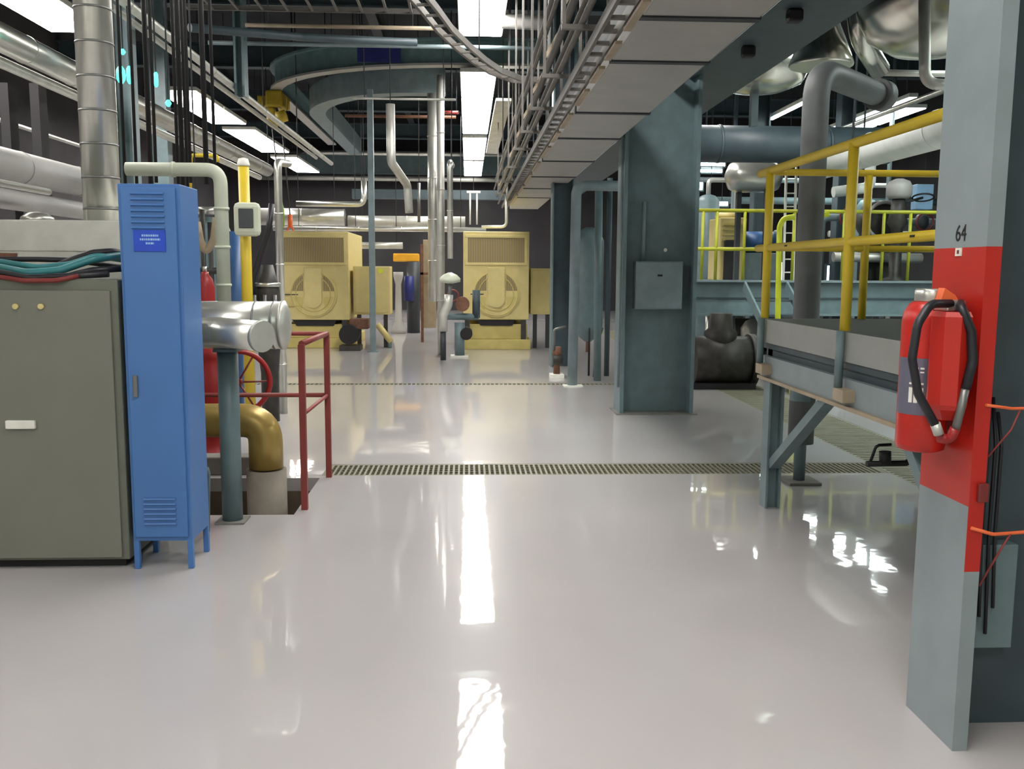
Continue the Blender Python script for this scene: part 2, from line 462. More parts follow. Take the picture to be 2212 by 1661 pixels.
tag(MB().pipe([(1.60, 2.775, .755), (1.67, 2.77, .735), (1.90, 2.80, .74), (2.275, 2.86, .72)], .006, .05, 8).build('orange_rope', 'orange'), 'lower orange rope tied across the right column recess', 'rope', 'orange ropes')
tag(MB().pipe([(1.645, 2.785, .56), (1.71, 2.775, .70), (1.73, 2.775, .735)], .0035, .03, 8).build('thin_rope', 'oxide_red'), 'thin loose red rope slanting under the lower orange cord', 'rope')
tag(MB().pipe([(1.645, 2.79, .98), (1.71, 2.78, 1.07), (1.74, 2.79, 1.13)], .003, .03, 8).build('thin_rope', 'oxide_red'), 'thin loose red rope slanting under the upper orange cord', 'rope')
tag(MB().box((1.612, 2.765, .84), (1.645, 2.78, .9), .003).build('wall_bracket', 'dark_red'), 'small dark red bracket on the front edge of the right column', 'bracket')

# ------------------------------------------------------------------ fire extinguisher on the pillar
t = thing('fire_extinguisher', 'red fire extinguisher with black hose hung on the right column', 'fire extinguisher', (1.505, 2.95, .975))
MB().lathe((1.505, 2.95, 0), [(.06, .975), (.074, .982), (.078, 1.0), (.078, 1.40), (.074, 1.43), (.058, 1.458), (.046, 1.466)], 32).build('cylinder', 'red', t)
MB().lathe((1.51, 2.95, 0), [(.046, 1.466), (.048, 1.47), (.048, 1.503), (.044, 1.508)], 28).build('fill_cap', 'silver', t)
g = MB(); n = 8
for (r0, z0, r1, z1) in ((.062, 1.135, .062, 1.44),):
    g.lathe((1.512, 2.812, 0), [(.030, 1.10), (.058, 1.135), (.062, 1.15), (.062, 1.425), (.055, 1.44)], 8)
co = g.build('cartridge_guard', 'red', t)
for p in co.data.polygons: p.use_smooth = False
MB().box((1.487, 2.80, 1.44), (1.55, 2.90, 1.475), .006).build('valve_block', 'silver', t)
MB().prism([(1.50, 1.475), (1.555, 1.475), (1.545, 1.49), (1.51, 1.512)], 2.86, 2.90).build('puncture_lever', 'orange', t)
MB().pipe([(1.505, 2.81, 1.465), at(2010, 656, 2.77), at(1982, 700, 2.75), at(1970, 775, 2.745), at(1983, 850, 2.745), at(2024, 925, 2.75)], .0135, .06, 14).build('hose', 'rubber', t)
MB().pipe([(1.535, 2.81, 1.465), at(2078, 668, 2.76), at(2098, 715, 2.755), at(2101, 780, 2.75), at(2086, 840, 2.745)], .0145, .06, 14).build('hose', 'rubber', t)
MB().cyl(at(2020, 915, 2.75), at(2028, 938, 2.75), .0155, 12).build('hose_coupling', 'galvanised', t)
MB().pipe([at(2087, 835, 2.745), at(2074, 890, 2.745), at(2062, 935, 2.75)], .0125, .05, 12).build('nozzle', 'grey_conduit', t)
MB().pipe([at(2064, 925, 2.75), at(2052, 950, 2.76), at(2028, 945, 2.76)], .016, .02, 12).build('nozzle_holder', 'valve_red', t)
lb = MB()
for k in range(8):                                                     # label wraps the left of the body
    a0 = math.radians(170+k*10); a1 = math.radians(180+k*10)
    c = Vector((1.505, 2.95, 0)); q = .0788
    vs = [lb.bm.verts.new(c+Vector((q*math.cos(a), q*math.sin(a), z))) for a, z in ((a0, 1.10), (a1, 1.10), (a1, 1.285), (a0, 1.285))]
    lb.bm.faces.new(vs)
lo = lb.build('label', 'label_grey', t)
wl = MB()
for k, (z0, z1) in enumerate(((1.25, 1.256), (1.238, 1.243), (1.20, 1.206), (1.14, 1.19))):
    for j in range(3):
        a = math.radians(215+j*12); c = Vector((1.505+.0795*math.cos(a), 2.95+.0795*math.sin(a), 0)); tn = Vector((-math.sin(a), math.cos(a), 0))*.006
        vs = [wl.bm.verts.new(c+tn*s_+Vector((0, 0, z))) for s_, z in ((-1, z0), (1, z0), (1, z1), (-1, z1))]
        wl.bm.faces.new(vs)
wl.build('label_print', 'white', lo)
MB().box((1.56, 2.93, 1.20), (1.592, 2.97, 1.38)).build('wall_hook', 'dark_red', t)

# ------------------------------------------------------------------ grey cabinet, left foreground
t = thing('storage_cabinet', 'tall olive grey metal cabinet at the left edge beside the blue locker', 'cabinet', (-2.3, 5.05, 0))
b = MB(); b.box((-2.85, 4.76, .045), (-1.765, 5.38, 1.50), .006); b.build('body', 'cab_edge', t)
MB().box((-2.80, 4.80, 0), (-1.80, 5.34, .045)).build('plinth', 'black', t)
d = MB().box((-2.82, 4.745, .06), (-1.80, 4.762, 1.445), .003).build('door', 'cab_grey', t)
p0, p1 = at(14, 926, 4.735), at(76, 908, 4.735)
MB().box((p0.x, 4.722, p0.z), (p1.x, 4.745, p1.z), .004).build('handle', 'white', d)
for px in (33, 88):
    q = at(px, 662, 4.735); MB().cyl((q.x, 4.745, q.z), (q.x, 4.73, q.z), .014, 16).build('knob', 'cream', d)
# hoses lying on the cabinet
hs = [('hose_teal', .020, 'thick teal hose lying along the cabinet top, lowest of the pile', [(0, 578, 4.86), (60, 590, 4.80), (130, 584, 4.84), (200, 560, 4.9), (262, 552, 5.0)]),
      ('hose_teal', .017, 'thin teal hose behind the thick one on the cabinet top', [(0, 566, 5.0), (80, 578, 4.96), (150, 572, 4.98), (210, 552, 5.02), (262, 560, 5.08)]),
      ('rubber', .018, 'black hose looping highest over the cabinet top', [(90, 588, 4.98), (160, 560, 5.02), (200, 546, 5.04), (240, 543, 5.06), (262, 547, 5.1)]),
      ('rubber', .014, 'black hose along the back of the cabinet top', [(0, 560, 5.14), (80, 560, 5.14), (150, 562, 5.14), (262, 576, 5.14)]),
      ('rubber', .017, 'black hose crossing low towards the locker on the cabinet', [(150, 598, 4.84), (200, 584, 4.86), (262, 580, 4.9)]),
      ('rubber', .016, 'short black hose sagging at the front edge of the cabinet top', [(0, 588, 4.78), (60, 600, 4.75), (150, 596, 4.78), (235, 592, 4.8)]),
      ('dark_red', .012, 'dull red hose draped over the front edge of the cabinet top', [(0, 600, 4.76), (50, 606, 4.735), (120, 606, 4.735), (170, 596, 4.77)])]
for mt_, r_, lab, pts in hs:
    P = [at(*q) for q in pts]
    P = [at(-60, pts[0][1], pts[0][2])]+P if pts[0][0] == 0 else P
    P = [Vector((q.x, q.y, max(q.z, 1.50+r_) if q.y-r_ > 4.735 else q.z)) for q in P]
    tag(MB().pipe(P, r_, .12, 12).build('hose', mt_), lab, 'hose', 'hoses piled on the cabinet')

# ------------------------------------------------------------------ blue locker
t = thing('locker', 'tall single blue metal locker standing on legs beside the grey cabinet', 'locker', (-1.58, 4.89, 0))
LX0, LX1, LY0, LY1 = -1.735, -1.432, 4.725, 5.05
MB().box((LX0, LY0+.012, .15), (LX1, LY1, 1.975), .004).build('body', 'blue', t)
d = MB(); dx0, dx1 = LX0+.018, LX1-.018
d.box((dx0, LY0-.004, .175), (dx1, LY0+.012, 1.955), .003)
for k in range(7):
    z = 1.925-.028*k; d.bar((dx0+.05, LY0-.006, z), (dx1-.055, LY0-.006, z), .014, .009, (0, .5, 1))
for k in range(6):
    z = .375-.026*k; d.bar((dx0+.05, LY0-.006, z), (dx1-.055, LY0-.006, z), .014, .009, (0, .5, 1))
d = d.build('door', 'blue', t)
hp = at(293, 832, 4.72)
MB().box((hp.x-.01, 4.708, hp.z-.06), (hp.x+.012, 4.722, hp.z+.05), .003).build('handle', 'grey_conduit', d)
q0, q1 = at(290, 543, 4.72), at(357, 497, 4.72)
s_ = MB().box((q0.x, 4.716, q0.z), (q1.x, 4.721, q1.z), .001).build('label_plate', 'blue_label', d)
ln = MB()
for (x0_, x1_, zf) in ((.26, .78, .74), (.2, .84, .56), (.38, .64, .38)):
    x = q0.x+(q1.x-q0.x)*x0_; xe = q0.x+(q1.x-q0.x)*x1_; z = q0.z+(q1.z-q0.z)*zf
    while x < xe:
        wl_ = random.uniform(.006, .012); ln.box((x, 4.7152, z-.005), (min(x+wl_, xe), 4.716, z+.005)); x += wl_+.003
ln.build('lettering', 'pale_blue', s_)
for (x, y) in ((LX0, LY0+.012), (LX1-.028, LY0+.012), (LX0, LY1-.03), (LX1-.028, LY1-.03)):
    MB().box((x, y, 0), (x+.028, y+.028, .152), .002).build('leg', 'blue', t)
MB().box((LX0+.01, LY0+.02, .15), (LX1-.01, LY0+.022, .175)).build('kick_rail', 'blue', t)

# ------------------------------------------------------------------ silver plenum and duct behind the cabinet
t = thing('duct_plenum', 'pale metal clad plenum box behind the grey cabinet', 'duct', (-2.6, 5.8, 0))
b = MB(); b.box((-3.35, 5.46, 0), (-1.93, 6.15, 1.83), .01)
b.build('casing', 'galvanised', t)
MB().box((-3.36, 5.452, 1.655), (-1.92, 5.462, 1.667)).build('seam_strip', 'galvanised', t)
MB().box((-2.70, 5.445, 1.50), (-2.58, 5.46, 1.64)).build('inspection_cover', 'rust', t)
tag(MB().lathe((at(72, 468, 5.7).x, 5.75, 0), [(.10, 1.832), (.09, 1.86), (.05, 1.885), (.01, 1.89)], 20).build('dome_cap', 'silver'), 'small shiny dome on the pale plenum box', 'vent cap')
t = thing('exhaust_duct', 'tall silver banded duct rising from the plenum and bending left', 'duct', (-2.15, 5.62, 1.83))
b = MB(); cxd, cyd = -2.15, 5.62
b.pipe([(cxd, cyd, 1.82), (cxd, cyd, 3.62), (cxd-.5, cyd, 3.85), (cxd-1.6, cyd, 3.9)], .105, .3, 12)
b.build('duct_body', 'silver', t)
for z in (1.9, 2.08, 2.27, 2.46, 2.65, 2.84, 3.03):
    MB().sweep([(cxd, cyd, z-.006), (cxd, cyd, z+.006)], .1065, 24).build('band', 'grey_conduit', t)
run('insulated_pipe', 'cream insulated pipe crossing above the blue locker and dropping behind it', 'pipe',
    [(cxd+.05, 5.9, 2.165), (-1.53, 5.9, 2.165), (-1.53, 5.9, 1.22)], .042, 'cream_pipe', .09, rings=.22)

# ------------------------------------------------------------------ silver cross pipe on the teal pedestal
t = thing('insulated_manifold', 'fat silver clad pipe end lying level beside the blue locker', 'pipe', (-1.5, 5.62, 1.05))
MB().cyl((-1.92, 5.62, 1.222), (-1.12, 5.62, 1.222), .143, 32).build('jacket', 'silver', t)
for x in (-1.62, -1.27, -1.16):
    MB().cyl((x-.006, 5.62, 1.222), (x+.006, 5.62, 1.222), .146, 32).build('band', 'grey_conduit', t)
MB().lathe((-1.12, 5.62, 1.222), [(.148, 0), (.148, .02), (.10, .04), (.02, .045)], 32, 'X').build('end_cap', 'galvanised', t)
MB().pipe([(-1.85, 5.55, 1.18), (-1.45, 5.46, 1.19), (-1.19, 5.34, 1.175)], .088, .1, 24).build('branch_elbow', 'silver', t)
MB().cyl((-1.19, 5.34, 1.175), (-1.17, 5.325, 1.174), .091, 24).build('branch_cap', 'galvanised', t)
t = thing('pipe_pedestal', 'round teal pedestal pipe holding up the silver clad pipe', 'pipe support', (-1.46, 5.66, 0))
MB().cyl((-1.46, 5.66, .012), (-1.46, 5.66, 1.07), .062, 24).build('post', 'teal', t)
MB().box((-1.53, 5.59, 1.06), (-1.39, 5.73, 1.078)).build('saddle', 'teal', t)
MB().box((-1.55, 5.57, 0), (-1.37, 5.75, .012), .003).build('base_plate', 'concrete', t)
tag(MB().pipe([(-1.53, 5.36, .02), (-1.47, 5.2, .4), (-1.455, 5.12, .45)], .012, .03, 10).build('conduit_stub', 'teal'), 'thin bent conduit standing close behind the blue locker', 'conduit')

# pit pipe
t = thing('pit_pipe', 'fat brass coloured pipe elbow turning down into the floor pit', 'pipe', (-1.45, 6.3, -.9))
MB().pipe([(-2.9, 6.3, .53), (-1.385, 6.3, .53), (-1.385, 6.3, .2)], .115, .27, 28).build('elbow', 'brass_pipe', t)
MB().cyl((-1.385, 6.3, .205), (-1.385, 6.3, .19), .09, 24).build('joint', 'black', t)
MB().cyl((-1.385, 6.3, .19), (-1.385, 6.3, -.9), .135, 28).build('sleeve', 'sleeve', t)
tag(MB().box((-3.1, 6.95, 0), (-1.55, 7.12, .14), .01).build('curb', 'concrete'), 'low concrete curb behind the floor pit', 'curb')

# red railing round the pit
t = thing('pit_railing', 'oxide red pipe railing standing round the floor pit', 'railing', (-1.6, 6.4, 0))
A = (-1.062, 5.93); B_ = (-1.045, 6.875); Cx = -3.0
for (x, y) in (A, B_, (-1.72, 6.875), (Cx, 6.875)):
    MB().box((x-.02, y-.02, 0), (x+.02, y+.02, 1.08)).build('post', 'oxide_red', t)
for z in (1.085, .626):
    MB().pipe([(A[0], A[1], z), (B_[0], B_[1], z)], .02 if z > 1 else .013, 0, 10).build('rail', 'oxide_red', t)
    MB().pipe([(B_[0], B_[1], z), (Cx, 6.875, z)], .017, 0, 10).build('rail', 'oxide_red', t)

# big red valve with handwheel behind the railing
t = thing('gate_valve', 'large red valve with a spoked handwheel behind the pit railing', 'valve', (-2.0, 7.5, 0))
MB().lathe((-2.05, 7.5, 0), [(.17, 0), (.17, .03), (.10, .05), (.10, .3), (.16, .34), (.17, .5), (.17, .72), (.12, .80), (.13, .85), (.13, .93), (.05, .95), (.04, 1.0)], 28).build('valve_body', 'valve_red', t)
MB().cyl((-2.05, 7.5, .64), (-1.84, 7.58, .64), .025, 12).build('stem', 'dark_red', t)
wh = MB().torus((-1.87, 7.56, .64), .25, .022, (.25, -1, 0), 10).build('handwheel', 'valve_red', t)
sp = MB(); c = Vector((-1.87, 7.56, .64)); u = Vector((1, .25, 0)).normalized()
for k in range(6):
    a = k*math.pi/3; sp.cyl(c, c+(u*math.cos(a)+Vector((0, 0, 1))*math.sin(a))*.25, .008, 8)
sp.cyl(c-Vector((0, .02, 0)), c+Vector((0, .02, 0)), .03, 12)
sp.build('spokes', 'dark_red', wh)
t = thing('red_bottle', 'small red pressure bottle seen above the silver pipe beside the locker', 'cylinder', (-2.1, 7.9, 0))
q = at(443, 600, 7.9)
MB().lathe((q.x, 7.9, 0), [(.07, .95), (.075, .97), (.075, 1.40), (.06, 1.47), (.03, 1.51), (.03, 1.53)], 24).build('bottle', 'valve_red', t)
MB().cyl((q.x, 7.9, 1.53), (q.x, 7.9, 1.575), .018, 12).build('valve', 'silver', t)
MB().box((q.x-.12, 7.8, 0), (q.x+.12, 8.0, .95), .01).build('stand', 'dark_red', t)

# yellow post with round cornered monitor, pipes behind
t = thing('yellow_post', 'yellow painted pipe post behind the grey monitor box', 'post', (at(530, 500, 9.1).x, 9.1, 0))
x = at(530, 500, 9.1).x
MB().cyl((x, 9.1, 0), (x, 9.1, 2.53), .052, 18).build('post', 'yellow', t)
MB().lathe((x, 9.1, 0), [(.058, 2.53), (.06, 2.55), (.045, 2.6), (.01, 2.61)], 18).build('cap', 'white', t)
t = thing('flood_monitor', 'boxy rounded pale device with a dark screen fixed on the yellow post', 'monitor', (x, 8.95, 1.87))
q0, q1 = at(505, 510, 8.95), at(560, 437, 8.95)
MB().box((q0.x, 8.93, q0.z), (q1.x, 9.04, q1.z), .045).build('case', 'cream_pipe', t)
MB().box((q0.x+.055, 8.92, q0.z+.075), (q1.x-.055, 8.935, q1.z-.06), .006).build('screen', 'screen', t)
q = at(582, 340, 9.6)
run('steam_pipe', 'bright silver pipe rising left of the yellow chain, topped by an elbow', 'pipe', [(q.x, 10.0, 0), (q.x, 10.0, q.z), (q.x+.0, 10.6, q.z+.05)], .042, 'silver', .1, rings=.5)
run('black_hose', 'black hose sagging beside the silver pipe near the monitor', 'hose', [at(587, 440, 9.4), at(580, 500, 9.4), at(560, 560, 9.4), at(545, 600, 9.4), at(545, 660, 9.4)], .03, 'rubber', .3)
t = thing('valve_cluster', 'dark valve assembly with a shiny flange behind the silver pipe end', 'valve', at(578, 640, 9.5)*1)
c = at(578, 615, 9.5)
MB().cyl((c.x, 9.5, c.z-.02), (c.x, 9.5, c.z+.02), .13, 20).build('flange', 'silver', t)
MB().lathe((c.x, 9.5, 0), [(.09, 0), (.09, .5), (.12, .8), (.14, 1.0), (.12, c.z-.05), (.06, c.z+.2)], 16).build('valve_body', 'machine_dark', t)
for k in range(3): MB().cyl((c.x-.1+.1*k, 9.36, c.z-.5), (c.x-.1+.1*k, 9.36, c.z-.1), .02, 8).build('actuator', 'grey_conduit', t)

# ------------------------------------------------------------------ centre column with panel
t = thing('steel_column', 'wide teal steel H-column standing alone on the open floor', 'column', (2.06, 10.08, 0))
for x in (1.66, 2.43): MB().box((x, 9.88, 0), (x+.04, 10.30, 6.0)).build('flange', 'teal', t)
MB().box((1.70, 10.07, 0), (2.43, 10.10, 6.0)).build('web', 'teal', t)
MB().box((1.62, 9.84, 0), (2.51, 10.34, .012)).build('base_plate', 'concrete', t)
t = thing('electrical_panel', 'square teal electrical box mounted on the wide teal column', 'electrical box', (2.02, 10.0, 1.16))
q0, q1 = at(1372, 668, 9.9), at(1476, 565, 9.9)
MB().box((q0.x, 9.9, q0.z), (q1.x, 10.068, q1.z), .008).build('enclosure', 'teal_light', t)
MB().box((q0.x+.01, 9.892, q0.z+.01), (q1.x-.01, 9.902, q1.z-.01), .004).build('door', 'teal_light', t)
MB().box(((q0.x+q1.x)/2-.02, 9.885, q1.z-.16), ((q0.x+q1.x)/2+.03, 9.893, q1.z-.14)).build('nameplate', 'black', t)
run('conduit', 'grey conduit rising from the square box on the teal column', 'conduit', [(at(1391, 500, 10).x, 10.02, q1.z), (at(1391, 500, 10).x, 10.02, 2.3)], .022, 'teal_light')
run('instrument_tube', 'thin pale tube fixed on the left flange of the wide teal column', 'tube', [(1.64, 9.9, .3), (1.64, 9.9, 3.0)], .014, 'teal_light')
tag(MB().lathe((at(1437, 540, 10.05).x, 10.04, at(1437, 540, 10.05).z), [(.02, 0), (.02, .02)], 12, 'Y').build('button', 'white'), 'tiny white button on the column above the square box', 'button')

# teal pipe group left of the column
bp_ = run('bent_pipe', 'teal pipe rising from the floor and elbowing right behind the column', 'pipe', [(1.425, 12.4, 0), (1.445, 12.4, 2.68), (2.6, 12.4, 2.68)], .068, 'teal_light', .13)
MB().box((1.30, 12.28, 0), (1.56, 12.49, .012)).build('base_plate', 'white', bp_)
t = thing('steel_column', 'teal column farther back, right of the cream machines', 'column', (1.55, 15.0, 0))
for x in (1.35, 1.68): MB().box((x, 14.85, 0), (x+.025, 15.15, 6.0)).build('flange', 'teal', t)
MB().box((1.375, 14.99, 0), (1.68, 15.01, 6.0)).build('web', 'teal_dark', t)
run('teal_riser', 'slim teal riser between the bent pipe and the wide column', 'pipe', [(at(1292, 700, 13).x, 13.0, 0), (at(1292, 500, 13).x, 13.0, 2.75)], .055, 'teal')
run('dark_riser', 'dark slim riser nearest the wide teal column', 'pipe', [(at(1312, 700, 13.6).x, 13.6, 0), (at(1312, 700, 13.6).x, 13.6, 2.9)], .04, 'teal_dark')
t = thing('strainer_tank', 'teal tank standing on thin legs behind the bent teal pipe', 'tank', (at(1270, 700, 13.8).x, 13.8, 0))
x = at(1270, 700, 13.8).x
MB().lathe((x, 13.8, 0), [(.05, .50), (.2, .62), (.22, .75), (.22, 2.0), (.15, 2.15), (.05, 2.2)], 24).build('shell', 'teal', t)
for k in range(3):
    a = k*2.1+.5; MB().cyl((x+.2*math.cos(a), 13.8+.2*math.sin(a), 0), (x+.2*math.cos(a), 13.8+.2*math.sin(a), .8), .016, 8).build('leg', 'black', t)
MB().cyl((x, 13.8, .34), (x, 13.8, .52), .03, 10).build('drain_valve', 'rust', t)
t = thing('small_pump', 'small brownish pump at the foot of the bent teal pipe', 'pump', (at(1200, 790, 13.4).x, 13.4, 0))
x = at(1203, 790, 13.4).x
MB().box((x-.1, 13.3, 0), (x+.1, 13.55, .05)).build('base', 'white', t)
MB().cyl((x-.06, 13.42, .26), (x+.08, 13.42, .26), .085, 18).build('motor', 'machine_dark', t)
MB().lathe((x, 13.42, 0), [(.05, .05), (.04, .3), (.07, .36), (.06, .45)], 14).build('pump_head', 'rust', t)
MB().pipe([(x-.05, 13.38, .4), (x-.05, 13.38, .7), (x+.12, 13.38, .75)], .022, .05, 10).build('outlet', 'grey_conduit', t)
t = thing('blue_motor', 'small blue motor seen left of the bent teal pipe', 'motor', (at(1211, 670, 17).x, 17, 0))
x = at(1211, 670, 17).x
MB().lathe((x, 17, 0), [(.1, .62), (.16, .66), (.16, 1.02), (.1, 1.08)], 18).build('motor_body', 'pump_blue', t)
MB().cyl((x, 17, 1.08), (x, 17, 1.16), .05, 12).build('terminal_cap', 'white', t)
MB().cyl((x, 17, 0), (x, 17, .62), .09, 14).build('stand', 'machine_dark', t)
run('blue_drain_pipe', 'dark pipe on the floor between teal tank and column', 'pipe', [(at(1285, 790, 13.2).x, 13.2, .03), (at(1290, 740, 13.2).x, 13.2, .55), (at(1300, 700, 13.2).x, 13.2, .75)], .03, 'dark_steel')

# ------------------------------------------------------------------ cream machines
S = .00913
def machine(x0, x1, yf, zb, zt, label, seed):
    t = thing('generator_set', label, 'machine', ((x0+x1)/2, yf+1.2, 0), 'cream machines')
    w_ = x1-x0; h_ = zt-zb; cx_ = (x0+x1)/2
    MB().box((x0, yf, zb), (x1, yf+2.4, zt), .015).build('housing', 'cream', t)
    gz1 = zt-.12; gz0 = zt-.60
    g_ = MB().box((x0+.09, yf-.012, gz0), (x1-.09, yf+.002, gz1)).build('grille', 'mesh_grille', t)
    fr = MB()
    for (a, b2) in (((x0+.04, gz1), (x1-.04, gz1+.05)), ((x0+.04, gz0-.05), (x1-.04, gz0)), ((x0+.04, gz0), (x0+.09, gz1)), ((x1-.09, gz0), (x1-.04, gz1))):
        fr.box((a[0], yf-.025, a[1]), (b2[0], yf, b2[1]), .004)
    fr.build('grille_frame', 'cream', t)
    cz = zb+.51; R = .46
    d_ = MB().cyl((cx_, yf-.04, cz), (cx_, yf, cz), R, 48).build('fan_cover', 'cream', t)
    for s_ in (-1, 1):
        pts = [(cx_+s_*.19, cz+.08)]
        for k in range(9):
            a = math.radians(12+k*6.5); pts.append((cx_+s_*(R-.04)*math.cos(a)*1.0, cz+(R-.04)*math.sin(a)))
        pts = [(cx_+s_*.19, cz+.06)]+[(cx_+s_*.415*math.cos(math.radians(a)), cz+.415*math.sin(math.radians(a))) for a in range(8, 63, 6)]
        MB().prism(pts, yf-.046, yf-.038).build('fan_opening', 'mesh_grille', d_)
        pts = [(cx_+s_*.19, cz-.06)]+[(cx_+s_*.40*math.cos(math.radians(a)), cz-.40*math.sin(math.radians(a))) for a in range(8, 60, 6)]
        MB().prism(pts, yf-.043, yf-.038).build('fan_opening', 'cream_dark', d_)
    for r_ in (.43, .34): MB().torus((cx_, yf-.045, cz), r_, .010, (0, 1, 0), 8).build('guard_ring', 'cream_dark', d_)
    MB().box((cx_-.17, yf-.075, cz-.1), (cx_+.17, yf-.03, zb+1.02), .01).build('cover_strip', 'cream', d_)
    MB().cyl((cx_, yf-.082, cz-.1), (cx_, yf-.03, cz-.1), .172, 24).build('bearing_cap', 'cream', d_)
    MB().box((x0+.14, yf-.05, cz-.02), (x0+.40, yf-.03, cz+.0), .003).build('latch_bar', 'machine_dark', t)
    MB().box((x0+.18, yf-.055, cz-.24), (x0+.42, yf-.035, cz-.21), .003).build('latch_bar', 'cream_dark', t)
    MB().prism([(x0+.26, zb), (x1-.26, zb), (x1-.32, zb-.12), (x0+.34, zb-.12)], yf+.05, yf+2.2).build('drip_pan', 'black', t)
    MB().box((x0+.08, yf+.08, .2), (x1-.02, yf+2.3, zb-.09), .01).build('skid', 'cream_dark', t)
    MB().box((x0+.0, yf+.0, 0), (x1+.04, yf+2.4, .2), .01).build('plinth', 'cream_dark', t)
    for x in (x0+.08, x1-.1): MB().box((x-.05, yf+.02, .2), (x+.05, yf+.1, zb)).build('support_leg', 'machine_dark', t)
    return t
machine(-3.73, -2.34, 18.4, .56, 2.29, 'large cream machine with fan cover, left of the two, behind the railing', 1)
machine(-.085, 1.205, 18.15, .59, 2.305, 'large cream machine with fan cover, right of the two', 2)
def side_cab(x0, x1, y, z0, z1, label, leg):
    t = thing('control_cabinet', label, 'cabinet', ((x0+x1)/2, y+.3, 0), 'cream side cabinets')
    MB().box((x0, y, z0), (x1, y+.6, z1), .012).build('body', 'cream', t)
    MB().box((x0+.04, y-.012, z0+.04), (x1-.04, y, z1-.04), .004).build('door', 'cream', t)
    for x in (x0+.1, x1-.1): MB().box((x-.04, y+.05, 0), (x+.04, y+.13, z0)).build('leg', leg, t)
    return t
sc_ = side_cab(-2.28, -1.55, 18.6, .66, 1.62, 'cream side cabinet right of the left machine, behind the slim post', 'machine_dark')
q = at(822, 585, 18.58); MB().cyl((q.x, 18.588, q.z), (q.x, 18.575, q.z), .05, 16).build('sticker', 'lime', sc_)
side_cab(1.26, 1.715, 18.5, .68, 1.6, 'narrow cream side cabinet right of the right machine', 'dark_steel')

# wheels, small pumps, posts among the machines
t = thing('blower', 'black round blower low beside the left cream machine', 'blower', (at(757, 720, 17.9).x, 17.9, 0))
q = at(757, 722, 17.9)
MB().cyl((q.x-.02, 17.8, q.z), (q.x-.02, 18.1, q.z), .19, 24).build('casing', 'black', t)
MB().box((q.x-.2, 17.75, 0), (q.x+.2, 18.2, .1)).build('base', 'machine_dark', t)
MB().box((q.x-.02, 17.9, q.z+.1), (q.x+.35, 18.2, q.z+.3), .02).build('motor', 'rust', t)
t = thing('yellow_duct_leg', 'slanting cream duct stub under the left side cabinet', 'duct', (at(830, 720, 18.5).x, 18.5, 0))
MB().cyl(at(815, 700, 18.5), at(845, 745, 18.5)+Vector((0, 0, .06)), .06, 14).build('stub', 'cream', t)
MB().cyl((at(842, 745, 18.5).x, 18.5, 0), (at(842, 745, 18.5).x, 18.5, .2), .04, 12).build('foot', 'teal', t)
t = thing('slim_post', 'slim grey steel post standing in front of the cream side cabinet', 'post', (-1.79, 17.6, 0))
x = at(803, 500, 17.6).x
MB().box((x-.055, 17.55, 0), (x+.055, 17.65, 4.85), .008).build('post', 'teal_light', t)
MB().box((x-.1, 17.5, 0), (x+.1, 17.7, .02)).build('foot_plate', 'teal', t)
# background machinery between the machines
t = thing('orange_hoist', 'orange crossbar machine in the gap between the cream machines', 'machine', (at(875, 600, 23).x, 23, 0))
q0, q1 = at(850, 565, 23), at(905, 548, 23)
MB().box((q0.x, 22.9, q0.z), (q1.x, 23.3, q1.z), .02).build('crossbar', 'amber', t)
MB().cyl((at(893, 640, 23).x, 23, 0), (at(893, 640, 23).x, 23, q0.z), .16, 20).build('column', 'dark_steel', t)
MB().cyl((at(885, 640, 23).x, 22.8, .8), (at(885, 640, 23).x, 22.8, 1.4), .12, 18).build('motor', 'navy', t)
MB().lathe((at(862, 640, 22.9).x, 22.7, 0), [(.18, 0), (.18, .1), (.09, .3), (.07, 1.2), (.12, 1.4), (.12, 1.5)], 16).build('pump_case', 'duct_grey', t)
t = thing('brown_frame', 'thin rusty upright frame in the gap right of the orange machine', 'frame', (at(912, 650, 20).x, 20, 0))
x = at(912, 650, 20).x
MB().box((x-.03, 19.97, 0), (x+.03, 20.03, 2.1)).build('upright', 'rust', t)
MB().box((x-.03, 19.97, 1.45), (x+.35, 20.03, 1.5)).build('crosspiece', 'rust', t)
MB().box((x+.02, 20.1, .3), (x+.3, 20.2, 2.2), .01).build('panel', 'tan', t)
# silver drops and valves centre
q = at(938, 660, 17.95)
run('insulated_riser', 'tall fat silver pipe dropping between the cream machines', 'pipe', [(q.x-.0, 17.95, .95), (q.x, 17.95, 4.85)], .115, 'silver', rings=.7)
q = at(957, 500, 17)
run('insulated_riser', 'thinner grey pipe dropping just right of the fat silver pipe', 'pipe', [(q.x-.04, 17, 0), (q.x-.04, 17, 5.0)], .07, 'galvanised', rings=.9)
q = at(972, 350, 16)
run('insulated_riser', 'slim bright pipe ending in an elbow, left of the right cream machine', 'pipe', [(q.x+.02, 16.6, q.z+.0), (q.x, 16, q.z), (q.x, 16, 1.75)], .05, 'silver', .1, rings=.6, hg=(0,))
t = thing('control_valve', 'pale control valve with round diaphragm beside the right cream machine', 'valve', (at(972, 620, 16).x, 16, 0))
q = at(972, 605, 16)
MB().lathe((q.x, 16, q.z), [(.04, -.06), (.18, -.03), (.18, .03), (.12, .09), (.03, .13)], 24).build('diaphragm', 'cream_pipe', t)
MB().cyl((q.x, 16, q.z-.06), (q.x, 16, q.z-.3), .035, 12).build('yoke', 'grey_conduit', t)
MB().pipe([(q.x-.02, 16, q.z-.25), (q.x-.03, 16, q.z-.42), (q.x-.12, 16, q.z-.62), (q.x-.12, 16, .5)], .075, .12, 18).build('valve_body', 'galvanised', t)
